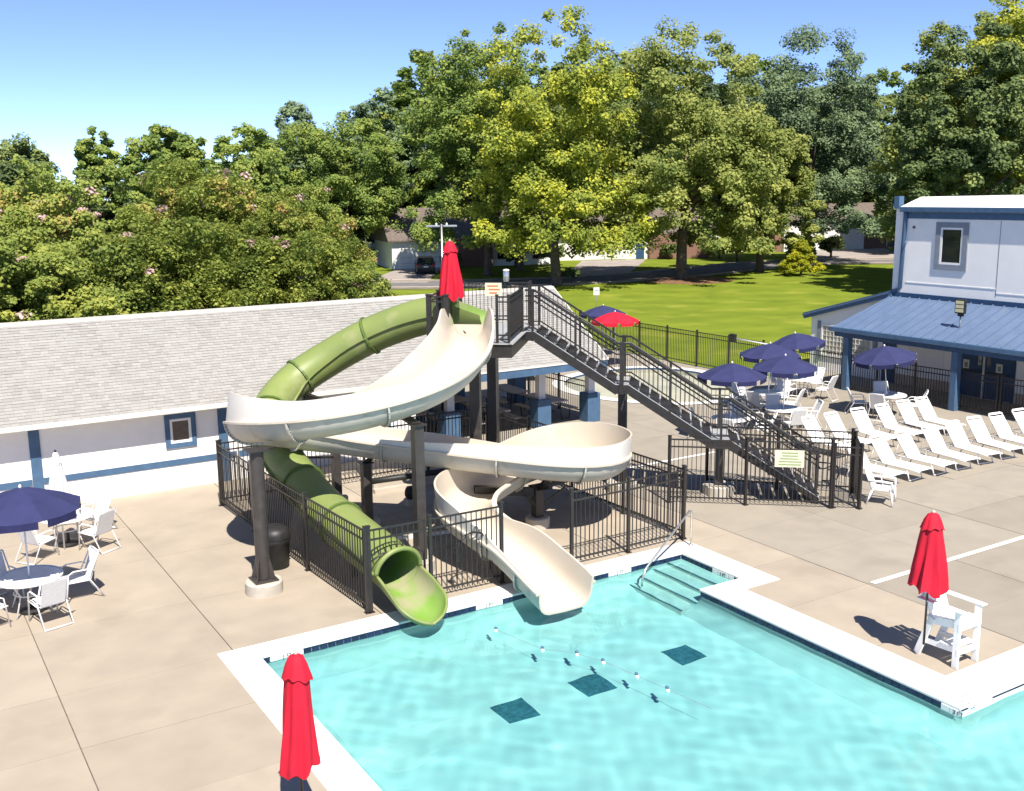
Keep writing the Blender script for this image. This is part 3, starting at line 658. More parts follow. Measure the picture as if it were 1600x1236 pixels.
# ------------------------------------------------------------------ green tube
tube = thing('tube_waterslide', 'lime green enclosed tube slide curling down to the pool', 'waterslide', (0, 0, 0))
GK = [(13.05, 23.75, 4.92), (12.4, 24.35, 4.80), (11.45, 25.2, 4.36), (10.4, 25.85, 3.72), (9.35, 25.95, 3.12), (8.55, 25.35, 2.62), (8.18, 24.4, 2.2), (8.10, 23.3, 1.80), (8.10, 22.1, 1.46), (8.12, 20.9, 1.20), (8.18, 19.8, 1.02), (8.27, 18.7, .86), (8.36, 17.75, .71)]
GS = catmull(GK, 8); GF = frames([np.append(p, 0) for p in GS]); RT = .48
def ringpts(i, r, n=24): 
    p, r_, u, t = GF[i]; return [p+r_*(r*math.cos(2*math.pi*k/n))+u*(r*math.sin(2*math.pi*k/n)) for k in range(n)]
gc = [0, 17, 30, 41, 52, 64, 78, len(GS)-1]
for a, c in zip(gc, gc[1:]):
    b = MB(); n_ = 24; rows = list(range(a, c+1)); vs = []
    for i in rows: vs += ringpts(i, RT)+ringpts(i, RT-.03)
    fs, mi = [], []
    for i in range(len(rows)-1):
        o = i*48; o2 = o+48
        for k in range(n_):
            k2 = (k+1) % n_
            fs += [(o+k2, o+k, o2+k, o2+k2), (o+24+k, o+24+k2, o2+24+k2, o2+24+k)]; mi += [0, 1]
    for o in (0, (len(rows)-1)*48):
        for k in range(n_):
            k2 = (k+1) % n_; fs.append((o+k, o+k2, o+24+k2, o+24+k)); mi.append(0)
    b.add(vs, fs); b.mi = mi
    obj('tube_section', b, [M['lime'], M['lime_in']], tube, 50)
    if a:
        p, r_, u, t = GF[a]; vs = []
        for dt, rr in ((-.03, RT+.002), (-.03, RT+.05), (.03, RT+.05), (.03, RT+.002)): vs += [p+t*dt+r_*(rr*math.cos(2*math.pi*k/24))+u*(rr*math.sin(2*math.pi*k/24)) for k in range(24)]
        fs = [(j*24+k, j*24+(k+1) % 24, (j+1)*24+(k+1) % 24, (j+1)*24+k) for j in range(3) for k in range(24)]
        obj('ring_flange', MB().add(vs, fs), M['lime_dark'], tube)
for side in (-1, 1):
    pts = [GF[i][0]+GF[i][1]*side*(RT+.02) for i in range(0, len(GS), 2)]
    b = MB()
    for p, q in zip(pts, pts[1:]): b.bar(p, q, .06, .025)
    obj('seam_flange', b, M['lime'], tube)
# the half-open scoop below the mouth
b = MB(); SN = 20; rows = []
pm, rm, um, tm = GF[-1]; tm = V(.04, -1, -.21).normalized(); rm = tm.cross(V(0, 0, 1)).normalized(); um = rm.cross(tm)
NR = 22
for j in range(NR+1):
    q = 1-(1-j/NR)**1.8; c = pm + tm*(1.42*q) ; r = RT*(1+.14*q)
    f_ = 1.0 if q < .62 else math.sqrt(max(.0004, 1-((q-.62)/.38)**2))
    low = math.pi*(.0+.14*(q**2))
    for off in (0, -.035):
        rows.append([c + rm*((r+off)*f_*math.cos(math.pi+low+(math.pi-2*low)*k/SN)) + um*((r+off)*math.sin(math.pi+low+(math.pi-2*low)*k/SN)*f_ - (r+off)*.66*(1-f_)) for k in range(SN+1)])
vs = [v for r in rows for v in r]; n1 = SN+1; fs, mi = [], []
for j in range(NR):
    o, i_, o2, i2 = (2*j)*n1, (2*j+1)*n1, (2*j+2)*n1, (2*j+3)*n1
    for k in range(SN):
        fs += [(o+k, o+k+1, o2+k+1, o2+k), (i_+k+1, i_+k, i2+k, i2+k+1)]; mi += [0, 1]
    fs += [(o, o2, i2, i_), (o+SN, i_+SN, i2+SN, o2+SN)]; mi += [0, 0]
o, i_ = 2*NR*n1, (2*NR+1)*n1
for k in range(SN): fs.append((o+k, o+k+1, i_+k+1, i_+k)); mi.append(0)
b.add(vs, fs); b.mi = mi
sc_ = obj('exit_scoop', b, [M['lime'], M['lime_in']], tube, 50)
rim = [rows[2*j][0] for j in range(NR+1)] + [rows[2*NR][k] for k in range(1, SN)] + [rows[2*j][SN] for j in range(NR, -1, -1)]
obj('scoop_rim', MB().tube(rim, .032, 8), M['lime'], sc_, True)
pts = [pm+rm*(RT+.01)*math.cos(math.pi*k/20)+um*(RT+.01)*math.sin(math.pi*k/20) for k in range(21)]
obj('mouth_rim', MB().tube(pts, .05, 8), M['lime'], tube, True)
# entry trough standing on the platform
b = MB(); pe, re_, ue, te = GF[0]; rows = []
for j in range(9):
    q = j/8; c = pe - te*(.75*q) - V(0, 0, .10*q); r = RT*(1-.05*q)
    for off in (0, -.03): rows.append([c+re_*((r+off)*math.cos(math.pi+math.pi*k/14))+ue*((r+off)*math.sin(math.pi+math.pi*k/14)*(1-.12*q)) + V(0, 0, .25*(1-q)*abs(math.cos(math.pi*k/14))**3) for k in range(15)])
vs = [v for r in rows for v in r]; fs, mi = [], []
for j in range(8):
    o, i_, o2, i2 = 2*j*15, (2*j+1)*15, (2*j+2)*15, (2*j+3)*15
    for k in range(14): fs += [(o+k, o+k+1, o2+k+1, o2+k), (i_+k+1, i_+k, i2+k, i2+k+1)]; mi += [0, 1]
    fs += [(o, o2, i2, i_), (o+14, i_+14, i2+14, o2+14)]; mi += [0, 0]
b.add(vs, fs); b.mi = mi; obj('entry_trough', b, [M['lime'], M['lime_in']], tube, 50)
column(tube, (9.96, 24.69), .2, 2.75, .28, flare=False); arm(tube, (9.96, 24.69, 1.95), (8.45, 24.0, 1.78), .14, .16); arm(tube, (9.96, 24.69, 1.3), (8.45, 23.6, 1.75), .06, .06, 'brace')
arm(tube, (9.96, 24.69, 2.68), (9.6, 25.8, 2.8), .14, .14); arm(tube, (8.2, 19.6, .05), (8.2, 19.6, .55), .12, .12, 'prop')
# pipe, valve and kerb inside the yard
pk = thing('water_pipe', 'black pump pipe lying along the back of the slide yard', 'pipe', (11.0, 25.0, 0))
obj('pipe', MB().tube([(0.2, 0.35, .3), (1.2, .25, .3), (3.4, .1, .3)], .085, 12), M['black'], pk, True)
for x in (.3, 1.7, 3.2): obj('pipe_foot', MB().box((x, .33-.07*x, .11), (.12, .16, .22)), M['foot'], pk)
vl = thing('valve', 'round black pump valve on a pale block behind the cream slide column', 'valve', (11.55, 23.6, 0))
obj('body', MB().lathe([(.02, -.12), (.16, -.1), (.18, 0), (.16, .1), (.02, .12)], 16), M['black'], vl, True, loc=(0, 0, .36)).rotation_euler = (math.pi/2, 0, .6)
obj('block', MB().box((0, 0, .1), (.3, .26, .2)), M['foot'], vl, bevel=.01)
obj('yard_kerb', MB().bar((11.2, 25.15, .06), (15.3, 25.05, .06), .18, .12), M['kerb'], deck)
obj('yard_kerb', MB().bar((8.9, 21.6, .03), (12.3, 20.9, .03), .1, .06), M['coping'], deck)
tc_ = thing('rubbish_bin', 'black plastic rubbish bin standing between slide post and iron fence', 'bin', (7.06, 21.2, 0))
obj('body', MB().lathe([(.25, 0), (.29, .05), (.31, .55), (.335, .58), (.335, .66), (.32, .68)], 22), M['black'], tc_, 40)
obj('lid', MB().lathe([(.345, .68), (.345, .75), (.31, .86), (.2, .93), (.02, .95)], 22), M['black'], tc_, 40); obj('handle', MB().bar((.33, -.1, .6), (.33, .1, .6), .04, .03), M['black'], tc_)

# ------------------------------------------------------------------ pool house with picnic shelter
ph = thing('pool_house', 'long white pool house with grey shingle roof and blue trim', 'building', (0, 28.7, 0))
WY, EY, EZ, RY, RZ = 0.02, -.5, 2.36, 2.85, 4.58        # local to y = 28.7
XL, XW, XR = -12.0, 14.3, 21.35
obj('wall', MB().b2((XL, WY, -.02), (XW, WY+6, 2.42)), M['stucco'], ph)
for x in (-6.6, 3.38, 8.25, 13.3): obj('trim_post', MB().b2((x-.13, WY-.035, -.005), (x+.13, WY+.02, 2.34)), M['blue'], ph)
for a, c in ((XL, -6.74), (-6.46, 3.24), (3.52, 8.11), (8.39, 13.16)): obj('trim_band', MB().b2((a, WY-.022, .66), (c, WY+.02, .83)), M['blue'], ph)
def window(par, x0, x1, z0, z1, y, tm='blue', fw_=.13, pane='shade', frame='white'):
    w = obj('window', MB().b2((x0+fw_, y-.012, z0+fw_), (x1-fw_, y+.02, z1-fw_)), M[pane], par)
    b = MB()
    for lo, hi in (((x0, z1-fw_), (x1, z1)), ((x0, z0), (x1, z0+fw_)), ((x0, z0+fw_), (x0+fw_, z1-fw_)), ((x1-fw_, z0+fw_), (x1, z1-fw_))): b.b2((lo[0], y-.05, lo[1]), (hi[0], y+.02, hi[1]))
    obj('window_trim', b, M[tm], w)
    b = MB(); g = fw_+.07
    for lo, hi in (((x0+fw_, z1-g), (x1-fw_, z1-fw_)), ((x0+fw_, z0+fw_), (x1-fw_, z0+g)), ((x0+fw_, z0+g), (x0+g, z1-g)), ((x1-g, z0+g), (x1-fw_, z1-g))): b.b2((lo[0], y-.035, lo[1]), (hi[0], y+.02, hi[1]))
    obj('frame', b, M[frame], w); return w
window(ph, 6.66, 7.50, 1.16, 2.10, WY); window(ph, 10.2, 11.05, 1.2, 2.1, WY, 'navytrim')
obj('downpipe', MB().tube([(8.62, WY-.06, 2.3), (8.62, WY-.06, .05)], .04, 8), M['white'], ph, True)
# roof deck, shingles as real courses
sl = math.atan2(RZ-EZ, RY-EY); Ls = math.hypot(RZ-EZ, RY-EY)
b = MB()
for sgn in (1, -1):
    y0, y1 = (EY, RY) if sgn > 0 else (2*RY-EY, RY)
    b.add([(XL, y0, EZ), (XR, y0, EZ), (XR, y1, RZ), (XL, y1, RZ), (XL, y0, EZ-.07), (XR, y0, EZ-.07), (XR, y1, RZ-.07), (XL, y1, RZ-.07)], [(0, 1, 2, 3), (7, 6, 5, 4), (0, 4, 5, 1), (1, 5, 6, 2), (0, 3, 7, 4)])
rd = obj('roof', b, M['houseroof'], ph)
for sgn in (1, -1):
    b = MB(); NC = 35; cw = Ls/NC; rr = random.Random(3)
    for c in range(NC):
        x = XL - rr.uniform(0, .3)
        while x < XR:
            w = rr.choice((.11, .16, .2, .24, .28)); x0, x1 = max(x, XL), min(x+w, XR); x += w
            if x1-x0 < .02: continue
            d0, d1 = c*cw, (c+1)*cw+.01; t0 = .012+rr.uniform(0, .009); t1 = .003
            P = []
            for d, t in ((d0, t0), (d1, t1)):
                y = (EY+d*math.cos(sl)); z = EZ+d*math.sin(sl)
                yy = y - t*math.sin(sl); zz = z + t*math.cos(sl)
                if sgn < 0: y, yy = 2*RY-y, 2*RY-yy
                P.append(((y, z), (yy, zz)))
            (ya, za), (yA, zA) = P[0]; (yb, zb), (yB, zB) = P[1]
            x0 += .0015; x1 -= .0015
            b.add([(x0, yA, zA), (x1, yA, zA), (x1, yB, zB), (x0, yB, zB), (x0, ya, za), (x1, ya, za)], [(0, 1, 2, 3), (4, 5, 1, 0)] if sgn > 0 else [(3, 2, 1, 0), (0, 1, 5, 4)])
    obj('shingles', b, M['shingle'], rd, kind='stuff')
b = MB(); b.add([(XL, RY-.16, RZ-.085), (XR, RY-.16, RZ-.085), (XR, RY, RZ+.035), (XL, RY, RZ+.035), (XL, RY+.16, RZ-.085), (XR, RY+.16, RZ-.085)], [(0, 1, 2, 3), (3, 2, 5, 4)])
obj('ridge_cap', b, M['ridge'], ph)
obj('gutter', MB().b2((XL, EY-.10, EZ-.12), (XW-.6, EY-.005, EZ+.01)), M['ivory'], ph, bevel=.015)
obj('soffit', MB().b2((XL, EY, EZ-.10), (XW, WY, EZ-.075)), M['stucco'], ph)
obj('fascia', MB().b2((XW-.58, EY-.05, EZ-.28), (XR, EY-.005, EZ-.03)), M['blue'], ph); obj('drip_edge', MB().b2((XW-.58, EY-.07, EZ-.03), (XR+.03, EY-.004, EZ+.015)), M['ivory'], ph)
for sgn in (1, -1):
    y0 = EY if sgn > 0 else 2*RY-EY
    obj('rake_board', MB().bar((XR+.02, y0, EZ-.05), (XR+.02, RY, RZ-.05), .04, .16), M['ivory'], ph)
b = MB(); b.add([(XR-.5, EY+.6, EZ+.2), (XR-.5, 2*RY-EY-.6, EZ+.2), (XR-.5, RY, RZ-.2)], [(0, 1, 2)]); obj('gable_panel', b, M['stucco'], ph)
obj('header_beam', MB().b2((XW, .45, 2.05), (XR-.2, .7, 2.40)), M['navytrim'], ph); obj('header_beam', MB().b2((XW, 2*RY-.9, 2.05), (XR-.2, 2*RY-.65, 2.40)), M['navytrim'], ph)
obj('ceiling', MB().b2((XW, .1, 2.42), (XR-.1, 2*RY-.1, 2.46)), M['stucco'], ph)
for x, y in ((15.75, .5), (19.35, .6), (21.95-.55, .55), (15.75, 4.9), (18.4, 4.9), (21.1, 4.9)):
    s = obj('shelter_column', MB().b2((x-.13, y-.13, .9), (x+.13, y+.13, 2.4)), M['stucco'], ph, bevel=.01)
    obj('column_base', MB().b2((x-.27, y-.27, -.0), (x+.27, y+.27, 1.02)), M['blue'], s, bevel=.015)
obj('inner_wall', MB().b2((14.32, 3.2, 0), (16.6, 3.35, 2.4)), M['navytrim'], ph)
obj('post', MB().b2((16.3, 1.9, 0), (16.46, 2.06, 2.4)), M['steel'], ph)

# ------------------------------------------------------------------ clubhouse on the right (facade in the plane x = 36)
ch = thing('clubhouse', 'white two storey clubhouse with blue metal porch roof', 'building', (36, 0, 0))
Y0, Y1, Y2 = 4.0, 28.25, 32.45
obj('wall', MB().b2((0, Y0, -.02), (11, Y1, 7.2)), M['stucco2'], ch)
b = MB(); b.add([(0, Y1, 0), (0, Y2, 0), (0, Y2, 2.42), (0, Y1, 3.58), (9, Y1, 0), (9, Y2, 0), (9, Y2, 2.42), (9, Y1, 3.58)], [(3, 2, 1, 0), (4, 5, 6, 7), (1, 2, 6, 5), (0, 1, 5, 4), (2, 3, 7, 6)])
obj('wing', b, M['stucco2'], ch)
obj('wing_rake', MB().bar((-.12, Y2+.35, 2.36), (-.12, Y1-.1, 3.70), .1, .26), M['blue'], ch); 
b = MB(); b.add([(-.2, Y2+.4, 2.42), (-.2, Y1, 3.76), (9.2, Y1, 3.76), (9.2, Y2+.4, 2.42), (-.2, Y2+.4, 2.36), (-.2, Y1, 3.70), (9.2, Y1, 3.70), (9.2, Y2+.4, 2.36)], [(0, 1, 2, 3), (7, 6, 5, 4), (0, 4, 5, 1), (0, 3, 7, 4)]); obj('wing_roof', b, M['roofblue'], ch)
# top: gutter, fascia, white roof edge
obj('gutter', MB().b2((-.2, Y0, 7.0), (-.015, Y1-.3, 7.20)), M['blue'], ch, bevel=.02); obj('frieze', MB().b2((-.03, Y0, 6.74), (.02, Y1-.42, 6.98)), M['blue'], ch)
b = MB(); b.add([(-.15, Y0, 7.2), (-.15, Y1-.3, 7.2), (1.1, Y1-.3, 7.58), (1.1, Y0, 7.58), (11, Y1-.3, 7.58), (11, Y0, 7.58), (1.1, Y1-.3, 7.1), (11, Y1-.3, 7.1)], [(3, 2, 1, 0), (3, 5, 4, 2), (1, 2, 6), (2, 4, 7, 6)]); obj('upper_roof', b, M['white'], ch)
obj('roof_end_trim', MB().b2((-.17, Y1-.24, 7.12), (.12, Y1+.0, 7.62)), M['blue'], ch)
obj('downpipe', MB().tube([(-.1, Y1-.52, 7.02), (-.06, Y1-.5, 6.8), (-.06, Y1-.42, 3.95), (-.1, Y1-.1, 3.78)], .085, 8), M['blue'], ch, True)
w = obj('upper_window', MB().b2((-.014, 25.12, 5.0), (.02, 26.1, 6.42)), M['glass'], ch)
b = MB()
for lo, hi in (((24.9, 6.42), (26.32, 6.62)), ((24.9, 4.78), (26.32, 5.0)), ((24.9, 5.0), (25.12, 6.42)), ((26.1, 5.0), (26.32, 6.42))): b.b2((-.05, lo[0], lo[1]), (.02, hi[0], hi[1]))
obj('window_trim', b, M['greytrim'], w)
b = MB()
for lo, hi in (((25.12, 6.34), (26.1, 6.42)), ((25.12, 5.0), (26.1, 5.08)), ((25.12, 5.08), (25.2, 6.34)), ((26.02, 5.08), (26.1, 6.34))): b.b2((-.036, lo[0], lo[1]), (.02, hi[0], hi[1]))
obj('frame', b, M['white'], w)
for y in (23.6, 18.5, 13.5): obj('panel_joint', MB().b2((-.008, y-.012, 3.9), (.01, y+.012, 6.72)), M['greytrim'], ch)
obj('panel_ledge', MB().b2((-.014, 23.62, 4.18), (.01, 27.6, 4.22)), M['white'], ch); obj('panel_ledge', MB().b2((-.014, Y0, 4.02), (.01, 23.58, 4.06)), M['white'], ch)
cm = obj('camera_bracket', MB().bar((-.02, 27.35, 6.3), (-.3, 27.15, 6.4), .03, .03), M['white'], ch); obj('lens', MB().lathe([(.01, -.06), (.06, -.04), (.06, .04), (.01, .06)], 10, (-.32, 27.12, 6.42)), M['black'], cm, True)
# porch roof: standing seams
PX, PE, PT = -2.95, 2.50, 3.62
b = MB(); b.add([(PX, Y0, PE), (PX, 28.7, PE), (0, 28.25, PT), (0, Y0, PT), (PX, Y0, PE-.05), (PX, 28.7, PE-.05), (0, 28.25, PT-.05), (0, Y0, PT-.05)], [(3, 2, 1, 0), (4, 5, 6, 7), (0, 1, 5, 4), (1, 2, 6, 5)])
pr = obj('porch_roof', b, M['roofblue'], ch)
seam = MB().bar((PX, 0, PE+.02), (0, 0, PT+.02), .035, .05).mesh('seam', M['roofblue'])
y = 28.2
while y > Y0: obj('seam', seam, parent=pr, loc=(0, y, 0)); y -= .46
obj('roof_flashing', MB().b2((-.09, Y0, PT-.02), (.015, 28.1, PT+.15)), M['navytrim'], ch)
obj('porch_gutter', MB().b2((PX-.14, Y0, PE-.17), (PX-.002, 28.75, PE+.02)), M['blue'], ch, bevel=.02); obj('porch_beam', MB().b2((PX+.02, Y0, PE-.36), (PX+.22, 28.6, PE-.06)), M['navytrim'], ch)
obj('porch_ceiling', MB().b2((PX+.23, Y0, PE-.12), (-.01, 28.5, PE-.09)), M['stucco2'], ch)
for y in (28.0, 23.1, 18.2): obj('porch_column', MB().b2((PX+.02, y-.13, 0), (PX+.28, y+.13, PE-.36)), M['blue'], ch, bevel=.012)
obj('shade_dirt_strip', MB().b2((-.03, Y0, 0), (.01, 22.5, .42)), M['tan'], ch); obj('shade_dirt_strip', MB().b2((-.03, 25.0, 0), (.01, 28.2, .42)), M['tan'], ch)  # tan strips put fence shade and dirt at the wall foot into colour
# wing window with small panes
def grid_window(y0, y1, z0, z1, ny, nz):
    w = obj('window', MB().b2((-.012, y0, z0), (.02, y1, z1)), M['blind'], ch); b = MB()
    for k in range(1, ny): b.b2((-.03, y0+(y1-y0)*k/ny-.013, z0), (.01, y0+(y1-y0)*k/ny+.013, z1))
    for k in range(1, nz): b.b2((-.026, y0, z0+(z1-z0)*k/nz-.013), (.01, y1, z0+(z1-z0)*k/nz+.013))
    obj('glazing_bars', b, M['ivory'], w); b = MB(); e = .1
    for lo, hi in (((y0-e, z1), (y1+e, z1+e)), ((y0-e, z0-e), (y1+e, z0)), ((y0-e, z0), (y0, z1)), ((y1, z0), (y1+e, z1))): b.b2((-.045, lo[0], lo[1]), (.02, hi[0], hi[1]))
    obj('frame', b, M['white'], w); return w
grid_window(30.55, 31.75, .75, 2.0, 6, 6); grid_window(29.15, 30.35, .75, 2.0, 6, 6)
for y in (31.98, 28.9): obj('window_post', MB().b2((-.04, y-.09, .5), (.02, y+.09, 2.2)), M['greytrim'], ch)
obj('pilaster', MB().b2((-.06, 27.85, 0), (.02, 28.5, 2.36)), M['navytrim'], ch)
# double doors
b = MB(); b.b2((-.05, 22.55, 0), (.02, 22.68, 2.2)); b.b2((-.05, 24.97, 0), (.02, 25.1, 2.2)); b.b2((-.05, 22.68, 2.07), (.02, 24.97, 2.2)); obj('door_frame', b, M['navytrim'], ch)
for y0, y1 in ((22.69, 23.8), (23.86, 24.96)):
    d = obj('door', MB().b2((-.03, y0, .02), (.015, y1, 2.06)), M['navytrim'], ch)
    yc = y1-.16 if y0 < 23 else y0+.16
    obj('door_light', MB().b2((-.036, yc-.07, 1.25), (.0, yc+.07, 1.95)), M['glass'], d)
    obj('push_bar', MB().b2((-.09, y0+.1, .98), (-.05, y1-.1, 1.06)), M['steel'], d)
    ym = (y0+y1)/2 + (.18 if y0 > 23.5 else -.05); nt_ = obj('notice', MB().b2((-.042, ym-.13, 1.08), (-.031, ym+.13, 1.42)), M['sign'], d)
    obj('print_block', MB().b2((-.046, ym-.07, 1.13), (-.0425, ym+.06, 1.32)), M['greytrim'], nt_)
obj('door_mullion', MB().b2((-.06, 23.79, 0), (.01, 23.87, 2.07)), M['ivory'], ch)
obj('wall_lamp', MB().box((-.1, 22.2, 1.95), (.16, .14, .18)), M['black'], ch)
obj('white_panel', MB().b2((-.03, 25.6, .5), (.01, 27.3, 2.3)), M['stucco'], ch)
fl = thing('floodlight', 'yellow lensed floodlight on a short mast above the porch roof', 'floodlight', (34.05, 23.65, 2.9))
obj('mast', MB().tube([(0, 0, -.02), (0, 0, .42)], .035, 8), M['chrome'], fl, True); obj('bracket', MB().box((0, 0, .48), (.08, .22, .12)), M['black'], fl)
hd = obj('lamp_head', MB().box((-.03, 0, .78), (.14, .40, .52)), M['black'], fl, bevel=.02)
for k in range(3): obj('lens', MB().box((-.105, 0, .63+.15*k), (.012, .32, .12)), M['led'], hd)
# ------------------------------------------------------------------ patio furniture
def rz_face(dx, dy): return math.atan2(dy, dx)+math.pi/2      # local -y looks along (dx, dy)
def make_chair(label, loc, rz, group):
    t = thing('patio_chair', label, 'chair', loc, rz, group)   # sitter looks along local -y
    obj('seat', MB().add([(-.23, -.24, .44), (.23, -.24, .44), (.23, .20, .40), (-.23, .20, .40), (-.23, -.24, .425), (.23, -.24, .425), (.23, .20, .385), (-.23, .20, .385)], [(0, 1, 2, 3), (7, 6, 5, 4), (0, 4, 5, 1), (1, 5, 6, 2), (2, 6, 7, 3), (3, 7, 4, 0)]), M['sling'], t)
    obj('backrest', MB().add([(-.23, .20, .41), (.23, .20, .41), (.23, .40, .93), (-.23, .40, .93), (-.23, .215, .405), (.23, .215, .405), (.23, .415, .925), (-.23, .415, .925)], [(0, 1, 2, 3), (7, 6, 5, 4), (0, 4, 5, 1), (1, 5, 6, 2), (2, 6, 7, 3), (3, 7, 4, 0)]), M['sling'], t)
    for s in (-1, 1):
        x = .27*s
        b = MB().tube([(x, -.30, .02), (x, -.22, .60), (x, -.12, .65), (x, .20, .64), (x, .27, .60)], .016, 6)
        b.tube([(x, .44, .0), (x, .16, .46), (x*.93, .40, .95)], .016, 6); b.tube([(x, -.29, .43), (x, .2, .41)], .014, 6)
        obj('side_frame', b, M['white'], t, True)
    obj('crossbar', MB().tube([(-.25, .40, .95), (0, .41, .955), (.25, .40, .95)], .016, 6), M['white'], t, True)
    obj('crossbar', MB().tube([(-.27, .43, .02), (.27, .43, .02)], .014, 6), M['white'], t, True)
    obj('crossbar', MB().tube([(-.27, -.29, .42), (.27, -.29, .42)], .014, 6), M['white'], t, True)
    return t
CH0 = []
def chair(x, y, dx, dy, label, group='white sling patio chairs'):
    if not CH0: CH0.append(make_chair(label, (x, y, 0), rz_face(dx, dy), group)); return CH0[0]
    return dup(CH0[0], (x, y, 0), rz_face(dx, dy), label, group)
def make_table(label, loc, group):
    t = thing('patio_table', label, 'table', loc, 0, group)
    obj('tabletop', MB().lathe([(.03, .700), (.585, .700), (.585, .716), (.03, .716)], 36), M['frost'], t)
    obj('rim', MB().lathe([(.585, .69), (.615, .69), (.615, .725), (.585, .725), (.585, .69)], 36, cap=False), M['white'], t, 40)
    for k in range(4):
        a = math.pi/4+k*math.pi/2; c, s = math.cos(a), math.sin(a)
        obj('leg', MB().tube([(.50*c, .5*s, .70), (.30*c, .3*s, .4), (.46*c, .46*s, .015)], .017, 6), M['white'], t, True)
    obj('hoop', MB().tube([(.31*math.cos(k*math.pi/9), .31*math.sin(k*math.pi/9), .4) for k in range(19)], .013, 6), M['white'], t, True)
    obj('umbrella_base', MB().lathe([(.25, 0), (.25, .05), (.2, .09), (.04, .11), (.03, .3)], 20), M['black'], t, 40)
    return t
TB0 = []
def table(x, y, label, group='round white patio tables'):
    if not TB0: TB0.append(make_table(label, (x, y, 0), group)); return TB0[0]
    return dup(TB0[0], (x, y, 0), R.uniform(0, 1.5), label, group)
def make_umbrella(label, loc, group, cm='navy', vm='navy_in', r=1.12):
    t = thing('patio_umbrella', label, 'umbrella', loc, 0, group)
    obj('pole', MB().tube([(0, 0, .1), (0, 0, 2.50)], .019, 8), M['white'], t, True)
    n = 8; b = MB(); rows = [(.03, 2.50), (.35, 2.425), (.75, 2.28), (r, 2.10)]; vs = []; N_ = n*4
    for ri, (q, z) in enumerate(rows):
        for k in range(N_):
            a = 2*math.pi*k/N_; ph_ = (k % 4)/4; sag = math.sin(math.pi*ph_)
            flat = math.cos(math.pi/n)/math.cos((ph_-.5)*2*math.pi/n) if q > .05 else 1
            vs.append((q*flat*math.cos(a), q*flat*math.sin(a), z-.035*sag*q/r))
    fs = [(i*N_+k, i*N_+(k+1) % N_, (i+1)*N_+(k+1) % N_, (i+1)*N_+k) for i in range(3) for k in range(N_)]
    o_ = len(vs); vs += [(x, y, z-.012) for x, y, z in vs]; fs += [tuple(o_+i for i in f[::-1]) for f in fs]
    fs += [(3*N_+k, 3*N_+(k+1) % N_, o_+3*N_+(k+1) % N_, o_+3*N_+k) for k in range(N_)]
    can = obj('canopy', b.add(vs, fs), M[cm], t, 25)
    for k in range(n):
        a0, a1 = 2*math.pi*(k+.12)/n, 2*math.pi*(k+.88)/n; q = r*.985; b = MB(); P0 = V(r*math.cos(2*math.pi*k/n), r*math.sin(2*math.pi*k/n), 0); P1 = V(r*math.cos(2*math.pi*(k+1)/n), r*math.sin(2*math.pi*(k+1)/n), 0)
        A_, B_ = P0.lerp(P1, .11), P0.lerp(P1, .89); nn = (A_+B_).normalized()*.01; zt = 2.088; zm = 2.06
        Mi = (A_+B_)/2
        pts = [A_+V(0, 0, zt), Mi+V(0, 0, zm), B_+V(0, 0, zt), B_+V(0, 0, zt-.15), Mi+V(0, 0, zm-.13), A_+V(0, 0, zt-.15)]
        b.add([p+nn*.4 for p in pts]+[p-nn for p in pts], [(0, 5, 4, 1), (1, 4, 3, 2), (6, 7, 10, 11), (7, 8, 9, 10), (5, 11, 10, 4), (4, 10, 9, 3)])
        obj('valance_flap', b, M[vm], can)
        obj('rib', MB().bar((.05*math.cos(2*math.pi*k/n), .05*math.sin(2*math.pi*k/n), 2.46), (P0.x*1.02, P0.y*1.02, 2.075), .016, .016), M['white'], t)
        obj('strut', MB().bar((.03*math.cos(2*math.pi*k/n), .03*math.sin(2*math.pi*k/n), 1.86), (P0.x*.5, P0.y*.5, 2.30), .012, .012), M['white'], t)
    obj('finial', MB().lathe([(.025, 2.50), (.03, 2.53), (.012, 2.57)], 10), M['white'], t, True)
    return t
UM0 = []
def umbrella(x, y, label, rz=0.0, group='open navy umbrellas over the tables', tilt=(0, 0), z=0):
    if not UM0:
        u = make_umbrella(label, (x, y, z), group); UM0.append(u)
    else: u = dup(UM0[0], (x, y, z), rz, label, group)
    u.rotation_euler = (tilt[0], tilt[1], rz); return u
# by the pool house
table(2.2, 21.5, 'round white table in the shade of the navy umbrella left of the pool'); umbrella(2.2, 21.5, 'open navy umbrella left of the pool by the pool house', .2)
chair(2.40, 20.72, -.25, 1, 'white sling chair with its back to the pool side, nearest at the left table')
chair(3.08, 21.72, -1, -.12, 'white sling chair facing left on the right side of the left table')
chair(1.78, 22.28, .35, -1, 'white sling chair behind the left table, half in umbrella shade')
chair(1.34, 20.98, 1, .45, 'white sling chair cut by the left edge of the picture')
table(3.5, 25.35, 'round white table under the closed white umbrella by the wall')
chair(4.02, 24.66, -.55, .9, 'white sling chair turned away beside the closed white umbrella')
chair(2.78, 24.72, .8, .6, 'white sling chair between the navy umbrella and the closed white umbrella')
chair(4.2, 25.95, -.9, -.5, 'white sling chair against the pool house wall behind the white umbrella')
